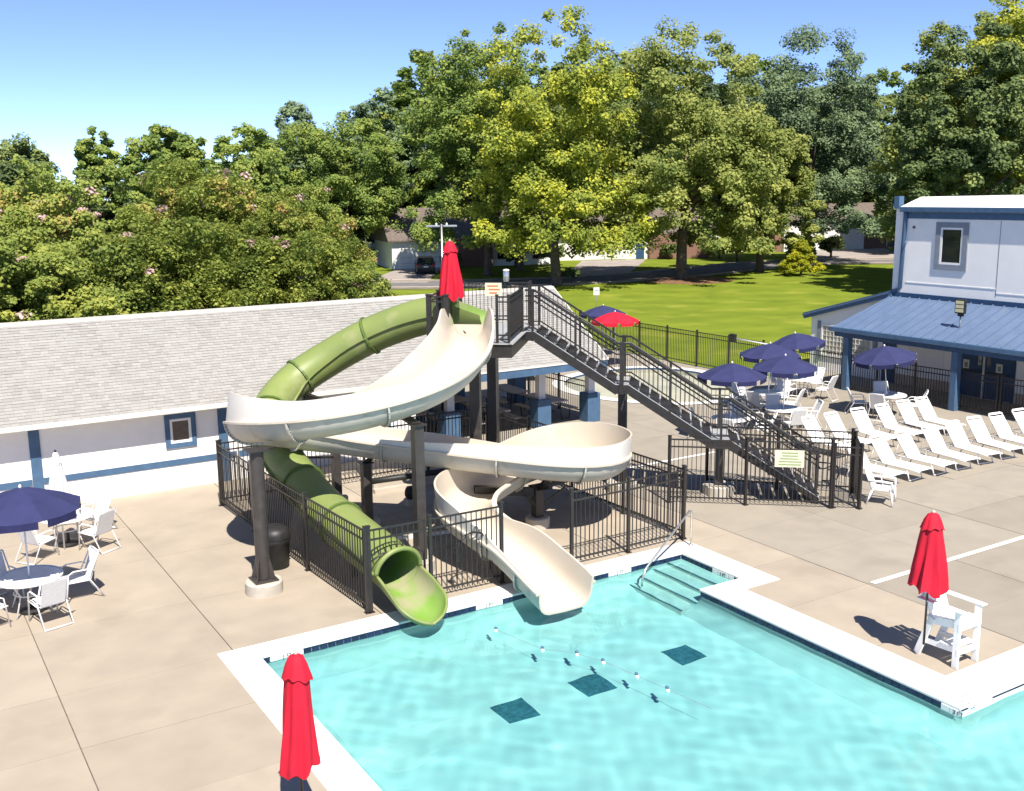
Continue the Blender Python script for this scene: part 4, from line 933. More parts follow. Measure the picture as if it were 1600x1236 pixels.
# in front of the clubhouse
for x, y, d, rz in ((23.45, 24.35, 'nearest the staircase', .1), (27.6, 26.75, 'in the middle behind the staircase', .5), (25.95, 24.45, 'second from the staircase, in front of the others', .3), (30.75, 28.1, 'by the clubhouse wing window', .0), (30.75, 24.0, 'before the clubhouse porch fence', .25)):
    table(x, y, 'round white table under the navy umbrella '+d)
    umbrella(x, y, 'open navy umbrella '+d, rz, tilt=(0.0, 0.0) if d[0] != 'b' else (math.radians(-3), math.radians(-7)))
cs = [(23.45, 24.35, 'under the umbrella nearest the staircase', (40, 130, 220, 310)), (27.6, 26.75, 'under the middle umbrella behind the staircase', (20, 110, 200, 290)), (25.95, 24.45, 'under the second umbrella from the staircase', (-25, 60, 150, 245)), (30.75, 28.1, 'under the umbrella by the wing window', (15, 100, 190, 285)), (30.75, 24.0, 'at the table before the porch fence', (50, 135, 200, 300))]
for x, y, d, an in cs:
    for k, a in enumerate(an):
        c, s = math.cos(math.radians(a)), math.sin(math.radians(a)); q = .92 + R.uniform(-.06, .14)
        side = ('right hand far', 'left hand far', 'left hand near', 'right hand near')[k]
        chair(x+c*q, y+s*q, -c+R.uniform(-.2, .2), -s+R.uniform(-.2, .2), 'white sling chair on the %s side %s' % (side, d))
umbrella(30.5, 40.6, 'dark blue umbrella half hidden behind the red one beyond the shelter roof', .2)
ru = dup(UM0[0], (29.3, 38.1, 0), .3, 'open red umbrella beside the wading pool, beyond the shelter roof', 'open umbrellas by the wading pool')
redcan = None
for o in ru.children_recursive:
    if o.name.startswith('canopy') or o.name.startswith('valance_flap'):
        o.data = o.data.copy(); o.data.materials[0] = M['red']
# closed umbrellas
CU = [0]
def closed_umbrella(name, label, loc, m, z0, z1, h, rb, rz=0.0, tilt=0.0, group=None, base=True, pole='steel', zp=0.0, tp=.40):
    t = thing(name, label, 'umbrella', loc, rz, group); t.rotation_euler = (0, tilt, rz)
    obj('pole', MB().tube([(0, 0, zp), (0, 0, z1+.03)], .02, 8), M[pole], t, True)
    CU[0] += 1; cu = CU[0]*1.7; r8 = [R.uniform(.5, 1.4) for _ in range(8)]
    fold = lambda a, q: r8[int(((a+.06)/(2*math.pi)*8) % 8)]*math.sin(8*a+.5+q*1.6)
    n = 64; vs = []; prof = [0.0, .04, .10, .22, .36, .5, .66, .82, .93, 1.0]
    for q in prof:
        for k in range(n):
            a = 2*math.pi*k/n; f = 1+.13*min(1, q*1.4)*fold(a, q)+.08*math.sin(2*a+3*q+cu)+.05*math.sin(3*a-5*q+cu); hem = (.03*math.sin(8*a+1)+.05*math.sin(2*a+cu)+.035*math.sin(5*a+cu))*(q == 1)
            r_ = rb*(tp+(1-tp)*q)*f*min(1, .12+q*9); vs.append((r_*math.cos(a), r_*math.sin(a), z1-(z1-z0)*q+hem))
    fs = [(i*n+k, (i+1)*n+k, (i+1)*n+(k+1) % n, i*n+(k+1) % n) for i in range(len(prof)-1) for k in range(n)]
    fs.append(tuple(range(n)))
    o_ = (len(prof)-1)*n; b = len(vs); vs += [(x*.9, y*.9, z+.02) for x, y, z in vs[o_:]]; fs += [(o_+k, b+k, b+(k+1) % n, o_+(k+1) % n) for k in range(n)]; fs.append(tuple(b+k for k in range(n-1, -1, -1)))
    can = obj('canopy', MB().add(vs, fs), M[m], t, 60)
    vs = []; cp_ = [(0.0, .06), (.03, .30), (.10, .44), (.21, .62)]; zc = z1+.025
    for q, rr in cp_:
        for k in range(n):
            a = 2*math.pi*k/n; r_ = rb*rr*(.25+.75*tp/.4)*(1+.06*fold(a, .3)*(q > .05)+.06*math.sin(2*a+cu)); vs.append((r_*math.cos(a), r_*math.sin(a), zc-(z1-z0)*q-(.012*math.sin(8*a+1)+.025*math.sin(2*a+cu))*(q > .2)))
    fs = [(i*n+k, (i+1)*n+k, (i+1)*n+(k+1) % n, i*n+(k+1) % n) for i in range(3) for k in range(n)]; fs.append(tuple(range(n)))
    obj('vent_cap', MB().add(vs, fs), M[m], can, 60)
    obj('finial', MB().lathe([(.03, z1+.0), (.03, z1+.045), (.012, z1+.06)], 10), M['foot' if m == 'red' else 'black'], t, True)
    if base: obj('base', MB().lathe([(.26, 0), (.26, .06), (.06, .1), (.04, .3)], 20), M['black'], t, 40)
    return t
closed_umbrella('closed_umbrella', 'closed red umbrella standing on the slide platform', T2W(-9.32, -1.15, PZ), 'red', 1.02, 2.38, 2.4, .30, base=True)
closed_umbrella('closed_umbrella', 'closed red umbrella fixed to the white lifeguard chair', (14.88, 10.60, 0), 'red', 1.27, 2.58, 2.5, .30, .4, .03, base=False, zp=.25)
closed_umbrella('closed_umbrella', 'closed red umbrella at the bottom edge by the pool corner', (4.02, 11.6, 0), 'red', .95, 2.42, 2.4, .25, .9, .03, tp=.5)
cw = closed_umbrella('closed_umbrella', 'closed white umbrella through the table by the pool house wall', (3.36, 25.05, 0), 'whitec', .85, 2.30, 2.3, .30, .2, .0, base=False, pole='white', tp=.2)
obj('tie', MB().lathe([(.03, 1.985), (.10, 1.99), (.10, 2.005), (.03, 2.01)], 16), M['black'], cw, True)

# sun loungers
def make_lounger(label, loc, rz, group):
    t = thing('sun_lounger', label, 'sun lounger', loc, rz, group)         # head at +y
    w = .29
    for s in (-1, 1):
        obj('side_rail', MB().tube([(w*s, -.93, .33), (w*s, -.6, .345), (w*s, .3, .35), (w*s, .75, .345)], .02, 6), M['white'], t, True)
        obj('leg', MB().tube([(w*s, -.52, .34), (w*s, -.62, .02)], .018, 6), M['white'], t, True)
        obj('leg', MB().tube([(w*s, .45, .34), (w*s, .58, .02)], .018, 6), M['white'], t, True)
    for y in (-.63, .585): obj('foot_bar', MB().tube([(-w, y, .03), (w, y, .03)], .016, 6), M['white'], t, True)
    b = MB()
    for k in range(24):
        y0 = -.92+1.17*k/24; b.b2((-w-.012, y0+.002, .352-.008*abs(math.sin(k*.3))), (w+.012, y0+1.17/24-.003, .368))
    obj('seat', b, M['resin'], t)
    b = MB(); ca, sa = .60, .80; br = Matrix.Translation((0, .26, .365))
    for k in range(17):
        if k == 15: continue
        d0, d1 = .80*k/17+.002, .80*(k+1)/17-.003
        vs = []
        for dd in (d0, d1):
            for x in (-w-.012, w+.012):
                for off in (0, .016): vs.append((x, .26+dd*ca+off*sa*-1, .365+dd*sa+off*ca))
        b.add(vs, [(1, 3, 7, 5), (0, 4, 6, 2), (0, 2, 3, 1), (4, 5, 7, 6), (0, 1, 5, 4), (2, 6, 7, 3)])
    obj('backrest', b, M['resin'], t)
    obj('back_frame', MB().tube([(-w, .26, .36), (-w, .26+.77*ca, .36+.77*sa), (-w+.05, .26+.82*ca, .36+.82*sa), (w-.05, .26+.82*ca, .36+.82*sa), (w, .26+.77*ca, .36+.77*sa), (w, .26, .36)], .019, 6), M['white'], t, True)
    obj('back_prop', MB().tube([(-w, .55, .72), (-w, .72, .35), (w, .72, .35), (w, .55, .72)], .012, 6), M['white'], t, True)
    return t
LN = None
ordn = ('first', 'second', 'third', 'fourth', 'fifth', 'sixth', 'seventh', 'eighth')
front = [(23.28, 18.62, .05), (24.25, 18.52, .05), (25.3, 18.5, .04), (26.42, 18.48, -.10), (27.5, 18.5, -.13), (28.58, 18.5, -.12), (29.62, 18.45, -.10), (30.75, 18.4, -.10)]
rear = [(24.6, 21.42, .04), (25.6, 21.42, .0), (26.75, 21.4, -.1), (27.9, 21.36, -.06), (28.98, 21.4, -.1), (29.9, 21.38, -.1)]
for nm, rowl in (('front', front), ('rear', rear)):
    for k, (x, y, a) in enumerate(rowl):
        lab = 'white strap sun lounger in the %s row, %s from the iron fence' % (nm, ordn[k])
        g_ = 'white sun loungers in two rows'
        if LN is None: LN = make_lounger(lab, (x, y, 0), a, g_)
        else: dup(LN, (x, y, 0), a, lab, g_)

# white resin armchair by the stair fence
t = thing('resin_armchair', 'white moulded resin armchair just right of the stair fence', 'chair', (21.75, 16.98, 0), rz_face(.5, -.86))
obj('seat', MB().box((0, 0, .40), (.48, .46, .035)), M['resin'], t, bevel=.01)
for k in range(5): obj('back_slat', MB().bar((-.18+.09*k, .24, .42), (-.2+.1*k, .40, .86), .07, .02, (0, 1, 0)), M['resin'], t)
obj('back_rim', MB().tube([(-.25, .23, .4), (-.26, .40, .82), (-.18, .43, .9), (.18, .43, .9), (.26, .40, .82), (.25, .23, .4)], .025, 6), M['resin'], t, True)
for s in (-1, 1):
    obj('armrest', MB().tube([(.27*s, .34, .62), (.29*s, 0, .64), (.28*s, -.24, .62), (.27*s, -.27, .4)], [.03, .035, .035, .03], 6), M['resin'], t, True)
    obj('leg', MB().tube([(.25*s, -.24, .42), (.29*s, -.28, 0)], [.035, .022], 6), M['resin'], t, True); obj('leg', MB().tube([(.23*s, .22, .42), (.28*s, .36, 0)], [.035, .022], 6), M['resin'], t, True)

# lifeguard chair
t = thing('lifeguard_chair', 'tall white slatted lifeguard chair beside the pool corner', 'lifeguard chair', (15.26, 10.38, 0), .0)
wx, yf, yb = .27, -.33, .28
for s in (-1, 1):
    obj('leg', MB().bar((wx*s, yf, 0), (wx*s, yf, 1.02), .05, .11, (0, 1, 0)), M['resin'], t, bevel=.006)
    obj('leg', MB().bar((wx*s, yb+.14, 0), (wx*s, yb-.12, .74), .05, .12, (0, 1, 0)), M['resin'], t, bevel=.006)
    obj('seat_rail', MB().bar((wx*s*.86, yf, .76), (wx*s*.86, yb-.02, .66), .04, .12), M['resin'], t)
    obj('armrest', MB().box((wx*s*1.12, yf+.33, 1.035), (.13, .86, .028)), M['resin'], t, bevel=.01)
    obj('lower_rail', MB().bar((wx*s*.86, yf, .30), (wx*s*.86, yb+.06, .27), .04, .09), M['resin'], t)
obj('front_rail', MB().box((0, yf-.04, .74), (.60, .028, .13)), M['resin'], t, bevel=.006); obj('front_rail', MB().box((0, yf-.04, .30), (.60, .028, .10)), M['resin'], t)
for k in range(6): obj('seat_slat', MB().bar((-.27, yf+.03+.105*k, .825-.016*k), (.27, yf+.03+.105*k, .825-.016*k), .092, .024), M['resin'], t)
for k in range(5): obj('back_slat', MB().bar((-.20+.10*k, yb-.08, .70), (-.235+.1175*k, yb+.14, 1.40-.012*abs(k-2)**2), .092, .022, (0, 1, 0)), M['resin'], t)
obj('back_rail', MB().bar((-.29, yb+.10, 1.10), (.29, yb+.10, 1.10), .03, .08), M['resin'], t)
for k in range(3): obj('footrest_slat', MB().box((0, yf+.06+.11*k, .36), (.54, .09, .022)), M['resin'], t)

# picnic tables under the shelter
def make_picnic(label, loc, rz, group):
    t = thing('picnic_table', label, 'picnic table', loc, rz, group)        # long side along y
    obj('tabletop', MB().box((0, 0, .745), (.76, 1.83, .05)), M['tabletop'], t, bevel=.02)
    for s in (-1, 1): obj('bench', MB().box((.66*s, 0, .44), (.27, 1.83, .045)), M['tabletop'], t, bevel=.015)
    for y in (-.6, .6): obj('frame', MB().tube([(-.66, y, .42), (-.62, y, .05), (-.3, y, .03), (-.24, y, .70), (.24, y, .70), (.3, y, .03), (.62, y, .05), (.66, y, .42)], .022, 6), M['black'], t)
    obj('brace', MB().tube([(0, -.6, .35), (0, .6, .35)], .02, 6), M['black'], t)
    return t
pt = make_picnic('grey picnic table between the white shelter columns, nearest the wading pool fence', (20.35, 30.5, 0), .0, 'picnic tables under the shelter')
for x, y, d in ((20.2, 32.7, 'behind the one nearest the wading pool fence'), (17.75, 30.2, 'left of the middle blue column base'), (17.6, 32.5, 'deep in the shelter shade behind the columns'), (15.4, 31.3, 'at the dark left end of the shelter')): dup(pt, (x, y, 0), R.uniform(-.04, .04), 'grey picnic table '+d)

# lamp post, lawn sign, rescue pole, toddler slide
t = thing('lamp_post', 'grey lamp post with two flat heads rising behind the pool house roof', 'lamp post', (21.38, 39.94, 0), math.atan2(-.61, 1.15))
obj('pole', MB().tube([(0, 0, 0), (0, 0, 6.65)], [.075, .05], 10), M['chrome'], t, True); obj('base_plate', MB().box((0, 0, .03), (.3, .3, .06)), M['chrome'], t)
for s in (-1, 1):
    h_ = obj('lamp_head', MB().b2((.07*s if s > 0 else -.66, -.16, 6.52), (.66 if s > 0 else -.07, .16, 6.60)), M['greytrim'], t, bevel=.02); obj('sensor', MB().lathe([(.04, 6.60), (.04, 6.68), (.01, 6.70)], 8, (.22*s, 0, 0)), M['white'], h_)
t = thing('lawn_sign', 'small white sign on a post at the near edge of the lawn', 'sign', (41.2, 55.6, 0), YAW)
obj('post', MB().tube([(0, 0, 0), (0, 0, 1.6)], .03, 8), M['chrome'], t, True); obj('plate', MB().box((0, -.04, 1.45), (.38, .02, .5)), M['white'], t); obj('print_line', MB().box((0, -.052, 1.5), (.24, .004, .06)), M['greytrim'], t)
t = thing('rescue_pole', 'white rescue pole with black box hanging along the lawn fence', 'rescue pole', (31.95, 33.0, 1.62))
obj('pole', MB().tube([(0, 0, 0), (.02, -2.7, -.06)], .03, 8), M['white'], t, True); obj('box', MB().box((-.05, .12, .02), (.16, .3, .34)), M['black'], t, bevel=.01)
t = thing('toddler_slide', 'small yellow and blue play slide seen under the shelter roof', 'play slide', (24.6, 37.5, 0), -.6)
obj('chute', MB().bar((-.2, -.9, .35), (-.2, .3, 1.35), .5, .06), M['yellow'], t); obj('chute_side', MB().bar((-.47, -.9, .45), (-.47, .3, 1.45), .04, .24), M['yellow'], t); obj('chute_side', MB().bar((.07, -.9, .45), (.07, .3, 1.45), .04, .24), M['yellow'], t)
for x, y in ((-.5, .4), (.1, .4), (-.5, 1.1), (.1, 1.1)): obj('post', MB().tube([(x, y, 0), (x, y, 2.0)], .06, 8), M['blue'], t, True)
obj('platform', MB().b2((-.55, .35, 1.2), (.15, 1.15, 1.27)), M['blue'], t)

# ------------------------------------------------------------------ houses and car across the street
def house(label, loc, rz, w, d, h, rh, m, parts):
    t = thing('house', label, 'house', (*loc, 0), rz)
    obj('wall', MB().b2((-w/2, 0, -.05), (w/2, d, h)), M[m], t)
    b = MB(); e = .5
    b.add([(-w/2-e, -e, h-.1), (w/2+e, -e, h-.1), (w/2+e, d/2, h+rh), (-w/2-e, d/2, h+rh), (w/2+e, d+e, h-.1), (-w/2-e, d+e, h-.1), (-w/2-e, -e, h-.25), (w/2+e, -e, h-.25), (w/2+e, d+e, h-.25), (-w/2-e, d+e, h-.25)],
          [(0, 1, 2, 3), (3, 2, 4, 5), (0, 6, 7, 1), (4, 8, 9, 5), (6, 9, 8, 7), (0, 3, 5, 9, 6), (1, 7, 8, 4, 2)]); obj('roof', b, M['houseroof'], t)
    for kind, x0, x1, z0, z1, *mm in parts:
        if kind == 'garage_door':
            g = obj('garage_door', MB().b2((x0, -.03, z0), (x1, .05, z1)), M['housewhite'], t)
            for k in range(1, 4): obj('panel_groove', MB().b2((x0+.05, -.036, z0+(z1-z0)*k/4-.015), (x1-.05, .0, z0+(z1-z0)*k/4+.015)), M['greytrim'], g)
        elif kind == 'bay': obj('wall_bay', MB().b2((x0, -.6, z0), (x1, .02, z1)), M[mm[0]], t)
        else:
            g = obj(kind, MB().b2((x0, -.05, z0), (x1, .05, z1)), M['glass'] if kind == 'window' else M[mm[0] if mm else 'black'], t); b = MB(); q = .12
            for lo, hi in (((x0-q, z1), (x1+q, z1+q)), ((x0-q, z0), (x0, z1)), ((x1, z0), (x1+q, z1))): b.b2((lo[0], -.08, lo[1]), (hi[0], .05, hi[1]))
            obj('frame', b, M['housewhite'], g)
    return t
house('house with double white garage door at the end of the driveway', (77.0, 98.0), math.radians(-24), 20, 9, 2.9, 2.2, 'housewhite', [('garage_door', -5.0, -.1, 0, 2.2), ('bay', 2.6, 9.9, 0, 2.88, 'brick'), ('door', 1.1, 2.1, 0, 2.1, 'navytrim')])
house('pale house under the dark trees with white garage and parked car', (57.5, 99.2), math.radians(-13), 19.0, 9, 3.1, 3.2, 'housewhite', [('garage_door', -8.7, -4.0, 0, 2.3), ('bay', -3.2, 1.5, 0, 3.08, 'brick'), ('window', 2.2, 3.4, .7, 2.2), ('door', 4.2, 5.2, 0, 2.1, 'brick'), ('window', 6.3, 7.6, .6, 2.2)])
house('brick and white house with dark front door beside the clubhouse', (112, 94), math.radians(-12), 25, 9, 3.4, 2.5, 'brick', [('bay', -11.5, .8, 0, 3.3, 'housewhite'), ('door', 5.0, 6.6, .2, 2.9, 'black'), ('window', 8.6, 10.4, .8, 2.6)])
house('pale house glimpsed between trunks behind the mulch bed', (91.0, 101.0), math.radians(-20), 12, 8, 3.0, 2.6, 'housewhite', [('window', -3.5, -2.2, .7, 2.1), ('window', 1.0, 2.2, .7, 2.1), ('door', -1.0, 0, 0, 2.1, 'brick')])
t = thing('parked_car', 'charcoal estate car parked before the white garage', 'car', (48.6, 94.6, 0), math.radians(-24))     # rear at -y
pf = [(-2.3, .35), (-2.3, .95), (-2.15, 1.08), (-1.95, 1.62), (-1.3, 1.70), (.3, 1.66), (1.0, 1.08), (2.1, .92), (2.3, .6), (2.3, .35)]
b = MB(); n_ = len(pf); b.add([(-.9 if z < 1.1 else -.74, y, z) for y, z in pf]+[(.9 if z < 1.1 else .74, y, z) for y, z in pf], [tuple(range(n_)), tuple(range(2*n_-1, n_-1, -1))]+[(i, n_+i, n_+(i+1) % n_, (i+1) % n_) for i in range(n_)])
obj('body', b, M['carpaint'], t, bevel=.06)
obj('rear_window', MB().bar((0, -2.14, 1.14), (0, -1.99, 1.56), 1.3, .03, (0, 1, 0)), M['glass'], t)
for s in (-1, 1):
    obj('side_window', MB().bar((.80*s, -1.7, 1.36), (.80*s, .35, 1.36), .05, .36), M['glass'], t); obj('tail_light', MB().box((.72*s, -2.31, .92), (.26, .04, .16)), M['red'], t)
    for y in (-1.4, 1.45):
        wl = obj('wheel', MB().lathe([(.2, -.1), (.33, -.1), (.34, 0), (.33, .1), (.2, .1)], 18), M['black'], t, True, loc=(.82*s, y, .34)); wl.rotation_euler = (0, math.pi/2, 0); obj('rim', MB().lathe([(.02, -.11), (.2, -.105), (.2, .105), (.02, .11)], 14), M['chrome'], wl, True)
obj('bumper', MB().box((0, -2.31, .52), (1.7, .08, .2)), M['black'], t); obj('number_plate', MB().box((0, -2.335, .75), (.45, .015, .14)), M['white'], t)

# ------------------------------------------------------------------ trees
def leaf_mesh(name, clumps, leaf, m, seed, flat=.75, up_bias=.75):
    """clumps: (x, y, z, r, n): leaf-shaped quads spread over every clump"""
    rg = np.random.default_rng(seed); C_, U_ = [], []
    for x, y, z, r, n in clumps:
        u = rg.normal(size=(n, 3)); u /= np.linalg.norm(u, axis=1)[:, None]; rad = r*(.30+.72*rg.random(n)**.7+.10*rg.normal(size=n))
        ax = np.array([rg.uniform(.75, 1.4), rg.uniform(.75, 1.4), flat*rg.uniform(.7, 1.25)])
        C_.append(np.array([x, y, z])+u*rad[:, None]*ax); U_.append(u)
    c = np.concatenate(C_); u = np.concatenate(U_); n = len(c)
    nr = u*.6+rg.normal(size=(n, 3))*.42+np.array([-.05, -.35, up_bias]); nr /= np.linalg.norm(nr, axis=1)[:, None]
    t = np.cross(nr, rg.normal(size=(n, 3))); t /= np.linalg.norm(t, axis=1)[:, None]; s = np.cross(nr, t)
    L = leaf*(.6+.8*rg.random(n))[:, None]; w = L*.42
    v = np.empty((n, 4, 3)); v[:, 0] = c-t*L*.5; v[:, 1] = c+s*w-nr*L*.08; v[:, 2] = c+t*L*.5; v[:, 3] = c-s*w-nr*L*.08
    me = bpy.data.meshes.new(name); me.vertices.add(n*4); me.vertices.foreach_set('co', v.ravel()); me.loops.add(n*4); me.polygons.add(n)
    me.loops.foreach_set('vertex_index', np.arange(n*4)); me.polygons.foreach_set('loop_start', np.arange(0, n*4, 4)); me.materials.append(m); me.update(calc_edges=True); return me
def crown_clumps(rg, r, z0, z1, n, cr, lpc, lobes=8, fill=.25, taper=0.0, low=.3, skirt=0.0):
    H_ = (z1-z0)/2; zc = (z0+z1)/2; LB = [(0, 0, zc, r*.80, H_*.94)]
    for k in range(lobes):
        a = 2*math.pi*(k+rg.random()*.7)/lobes*2.4; f = rg.uniform(-.75, .72); q = r*.62*math.sqrt(max(.1, 1-f*f*.7))
        LB.append((q*math.cos(a)*.92, q*math.sin(a)*.92, zc+f*H_*.74, r*rg.uniform(.30, .50), H_*rg.uniform(.20, .34)))
    out = []
    for i in range(n):
        if rg.random() < skirt:
            a = rg.uniform(0, 6.283); q = r*rg.uniform(.45, 1.0); out.append((q*math.cos(a), q*math.sin(a), z0+(z1-z0)*rg.uniform(.02, .34)+rg.uniform(0, .6)*(1-q/r), cr*rg.uniform(.7, 1.25), int(lpc*rg.uniform(.7, 1.3)))); continue
        lb = LB[0] if i < n*(.34 if lobes > 6 else .8) else LB[1+i % (len(LB)-1)]
        u = rg.normal(size=3); u /= np.linalg.norm(u)
        if u[2] < -low: u[2] *= .4
        s = rg.uniform(.35, .8) if rg.random() < fill else rg.uniform(.86, 1.04)
        x, y, z = lb[0]+u[0]*lb[3]*s, lb[1]+u[1]*lb[3]*s, lb[2]+u[2]*lb[4]*s
        if taper: k = max(.12, 1-taper*(z-z0)/(z1-z0)); x *= k; y *= k
        if z < z0-.2: z = z0+rg.random()
        k = rg.uniform(.55, 1.45); out.append((x, y, z, cr*k, int(lpc*k*rg.uniform(.8, 1.2))))
    return out
def trunk_mb(rg, r0, zt, spread, n=5, lean=0.0):
    b = MB(); zf = zt*.42
    b.tube([(0, 0, -.1), (.02, .02, .35), (lean*.4, .05, zf*.6), (lean, .0, zf)], [r0*1.45, r0*1.05, r0*.9, r0*.8], 10)
    b.tube([(lean, 0, zf-.2), (lean*1.2+.2, .1, zt*.7), (lean, -.1, zt*.95)], [r0*.62, r0*.4, r0*.12], 8)
    for k in range(n):
        a = 2*math.pi*(k+rg.random()*.6)/n; z_ = zf*rg.uniform(.8, 1.3); q = spread*rg.uniform(.6, .95)
        b.tube([(lean*.9, 0, z_-.3), (lean+q*.4*math.cos(a), q*.4*math.sin(a), z_+zt*.12), (lean+q*math.cos(a), q*math.sin(a), z_+zt*rg.uniform(.16, .34))], [r0*.5, r0*.33, r0*.08], 7)
    return b
def tree(name, label, loc, r, z0, z1, n, cr, lpc, leaf, mk, seed, r0=.4, group=None, taper=0.0, lobes=8, lean=0.0, fill=.25, cat='tree', blossom=0, skirt=0.0):
    rg = np.random.default_rng(seed); t = thing(name, label, cat, (*loc, 0), 0, group)
    cl_ = crown_clumps(rg, r, z0, z1, n, cr, lpc, lobes, fill, taper, skirt=skirt)
    obj('crown', leaf_mesh('crown', cl_, leaf, LG[mk], seed), parent=t)
    obj('trunk', trunk_mb(rg, r0, (z0+z1)/2 if z1-z0 > 4 else z1*.8, r*.75, lean=lean), M['bark'], t, True)
    if blossom:
        bl = [(x*1.06, y*1.06, z+cr*.55, .30*rg.uniform(.6, 1.3), 26) for x, y, z, _, _ in [cl_[i] for i in rg.permutation(len(cl_))[:blossom]] if z > z0+(z1-z0)*.25]
        obj('blossom', leaf_mesh('blossom', bl, .17, LG['pink'], seed+1), parent=t)
    return t
BT = [  # label, x, y, r, z0, z1, leaf colour, trunk radius, lean, n
    ('tall maple with yellow tipped crown standing left of the garage driveway', 51.0, 74.6, 7.9, 2.3, 23.5, 'yellow', .45, -.5, 260),
    ('broad olive green tree rising from the mulch bed on the lawn', 62.6, 71.8, 8.3, 2.5, 22.5, 'olive', .5, .2, 270),
    ('deep green tree behind the red umbrella on the platform', 51.8, 87.5, 7.4, 2.5, 23.5, 'mid', .38, .3, 240),
    ('rounded pale green tree beside the conical golden shrub', 74.5, 74.0, 5.4, 1.9, 15.8, 'olive', .36, .1, 170),
    ('blue green oak standing behind the rounded pale tree', 87.5, 80.0, 8.4, 3.0, 25.0, 'blue', .45, .0, 250),
    ('yellow green tree with dark hollow overhanging the lawn by the clubhouse', 81.0, 57.5, 6.6, 4.0, 22.5, 'olive', .42, .3, 200),
    ('dark shaded tree rising behind the clubhouse roof', 70.5, 49.5, 6.0, 4.0, 20.5, 'dark', .42, .0, 190),
    ('yellow tipped tree at the right edge above the clubhouse roof', 79.5, 49.0, 7.2, 4.0, 24.0, 'yellow', .42, .0, 220),
    ('slim mid green tree in front of the pale house', 57.8, 91.0, 5.2, 2.6, 19.0, 'mid', .30, .1, 150),
    ('tall spreading green tree at the left end of the street', 46.0, 108.0, 7.4, 4.0, 16.2, 'mid', .36, .0, 220),
    ('narrow dark pine on the skyline above the myrtles', 47.5, 126.0, 3.3, 6.0, 19.2, 'blue', .3, .0, 130),
    ('round green tree on the skyline right of the sky gap', 35.0, 106.5, 4.6, 4.0, 14.8, 'mid', .3, .0, 190),
    ('spiky topped green tree on the skyline above the myrtles', 28.5, 114.0, 4.9, 5.0, 15.2, 'mid', .3, .0, 190),
    ('lone round treetop against the blue sky at left', 22.6, 118.0, 2.5, 6.5, 15.0, 'mid', .25, .0, 70),
    ('dark treetop at the far left of the skyline', 14.8, 117.0, 3.6, 5.0, 13.6, 'dark', .3, .0, 110)]
for i, (lab, x, y, r, z0, z1, mk, r0, lean, n_) in enumerate(BT):
    tree('shade_tree' if i < 10 else 'skyline_tree', lab, (x, y), r, z0, z1, int(n_*1.6), r*.125 if r > 4 else r*.19, 220 if i < 10 else 130, .25 if i < 10 else .32, mk, 20+i, r0, lobes=11 if r > 5 else 4, lean=lean, skirt=.26)
WD = [(53.7, 137.2, 17.6), (49.0, 120.4, 15.0), (59.0, 125.2, 19.0), (69.9, 135.0, 24.8), (68.7, 120.2, 21.4), (77.0, 126.7, 23.1), (78.6, 118.9, 22.4), (80.9, 110.9, 23.3), (88.8, 113.7, 23.6), (96.2, 118.4, 25.0), (97.6, 111.0, 22.3), (101.2, 106.5, 22.2), (108.2, 108.2, 23.7), (112.0, 104.5, 21.4), (119.6, 104.8, 21.3), (124.7, 102.3, 22.0), (110.4, 80.0, 21.1), (128.5, 92.9, 22.3), (115.7, 74.5, 19.8), (114.4, 69.3, 18.8), (101.0, 64.0, 17.8), (63.5, 112.5, 19.5), (72.5, 108.8, 18.5),
      (5.0, 122.0, 11.0), (10.8, 128.6, 11.5), (18.2, 114.9, 11.2), (24.9, 125.5, 11.7), (33.4, 117.9, 12.5), (40.3, 116.2, 13.4), (43.0, 112.3, 13.0)]
wood = [tree('woodland_tree', 'tall tree in the dense green wood behind the houses', (0, 0), 6.8, 1.0, 22.0, 320, .95, 135, .44, mk, 60+k, .4, 'trees of the wood behind the houses', lobes=9, skirt=.3) for k, mk in enumerate(('mid', 'dark', 'blue'))]
for i, (x, y, z) in enumerate(WD):
    z = z*1.13 if x > 55 else z
    s = z/22.0; w_ = wood[i % 3] if i < 3 else dup(wood[i % 3], (0, 0, 0), R.uniform(0, 6.28))
    w_.location = (x, y, 0); w_.scale = (max(.75, s)*R.uniform(.9, 1.1), max(.75, s)*R.uniform(.9, 1.1), s)
# crape myrtles behind the pool house
MY = [(3.0, 50.5, 3.6, 9.5), (6.6, 51.4, 3.5, 10.0), (10.2, 52.6, 3.6, 9.8), (13.4, 51.0, 3.6, 10.0), (15.6, 52.6, 3.4, 10.5), (17.9, 53.0, 3.2, 10.6), (18.6, 49.2, 2.8, 8.7), (19.0, 46.6, 2.3, 7.0), (19.6, 44.4, 1.7, 5.2),
      (1.6, 44.6, 3.1, 7.2), (4.9, 44.7, 3.2, 7.3), (8.0, 44.3, 3.1, 7.0), (11.0, 43.8, 3.0, 7.4), (14.0, 43.4, 3.1, 7.1), (16.2, 42.8, 2.7, 6.7), (17.8, 41.6, 2.1, 5.2), (-2.0, 46.5, 3.2, 8.2), (19.4, 40.8, 1.3, 3.9)]
MW = ('left end', 'second from the left end', 'third from the left end', 'fourth from the left end', 'fifth from the left end', 'below the skyline gap', 'second from the right end', 'right end by the street', 'low right end')
protos = []
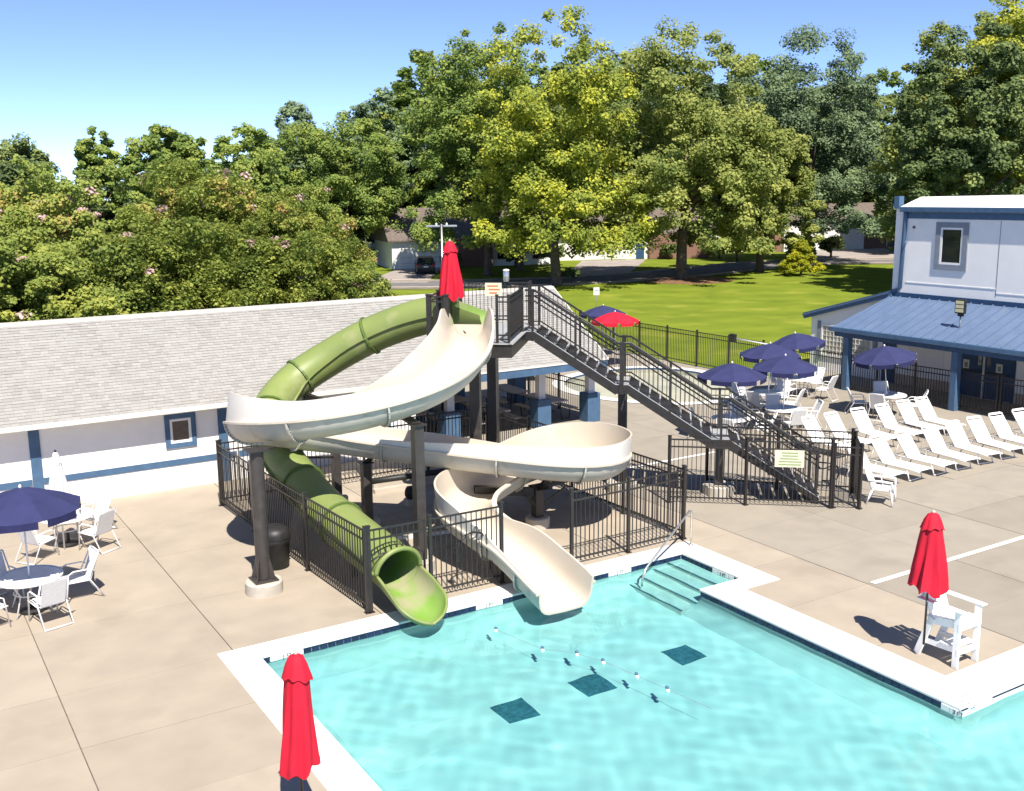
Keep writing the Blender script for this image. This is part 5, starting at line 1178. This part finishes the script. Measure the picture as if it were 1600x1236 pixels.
for i, (x, y, r, h) in enumerate(MY):
    rowl = 'tall pink flowering myrtle behind the pool house, back row, ' + MW[i] if i < 9 else 'bushy green myrtle just behind the pool house ridge, ' + MW[i-9] if i < 16 else ('myrtle cut off by the left picture edge behind the pool house', 'small leafy shrub by the street end of the pool house ridge')[i-16]
    if i < 3 or 9 <= i < 12:
        protos.append(tree('myrtle_tree', rowl, (x, y), r, 1.0, h, 320, .43, 145, .145, 'myrtle' if i < 9 else 'myrtle2', 100+i, .12, 'flowering trees behind the pool house', lobes=10, blossom=22 if i < 9 else 7, skirt=.2))
        protos[-1]['r'] = r; protos[-1]['h'] = h
    else:
        p = protos[i % 3] if (i < 9 or i == 16) else protos[3+i % 3]
        dup(p, (x, y, 0), R.uniform(0, 6.28), rowl, 'flowering trees behind the pool house', (r/p['r'], r/p['r'], h/p['h']))
for p in protos: del p['r']; del p['h']
for o in SC.objects:
    if o.name.startswith('myrtle_tree'):
        for k in ('r', 'h'):
            if k in o: del o[k]
# shrubs
tree('golden_shrub', 'golden conical shrub standing alone on the lawn', (74.4, 68.6), 2.1, .1, 3.3, 190, .30, 120, .15, 'lemon', 140, .1, taper=.85, lobes=7, cat='shrub', skirt=.25)
tree('round_bush', 'pale yellow green round bush between the far houses', (83.5, 86.5), 1.5, .3, 3.4, 90, .38, 110, .18, 'lemon', 141, .1, lobes=4, cat='shrub')
sh0 = tree('dark_shrub', 'dark clipped shrub by the white garage of the pale house', (53.3, 97.6), 1.0, .1, 2.0, 24, .34, 70, .22, 'dark', 142, .08, lobes=4, cat='shrub', group='dark shrubs before the houses')
for x, y, s, d in ((60.0, 95.5, 1.2, 'in front of the brick bay by the parked car'), (64.5, 95.0, 1.3, 'at the right end of the house with the parked car'), (80.5, 94.5, 1.0, 'beside the double garage of the white house'), (86.0, 92.0, 1.3, 'before the pale house between trunks'), (54.0, 76.5, .7, 'at the driveway mouth by the maple trunk'), (52.8, 77.0, .6, 'against the foot of the maple trunk'), (98, 91, 1.3, 'left of the brick house garage'), (86, 79.5, 1.5, 'in the shade right of the golden shrub'), (96.5, 84.5, 1.4, 'across the street from the golden shrub')):
    dup(sh0, (x, y, 0), R.uniform(0, 6), 'dark shrub '+d, 'dark shrubs before the houses', (s, s, s))
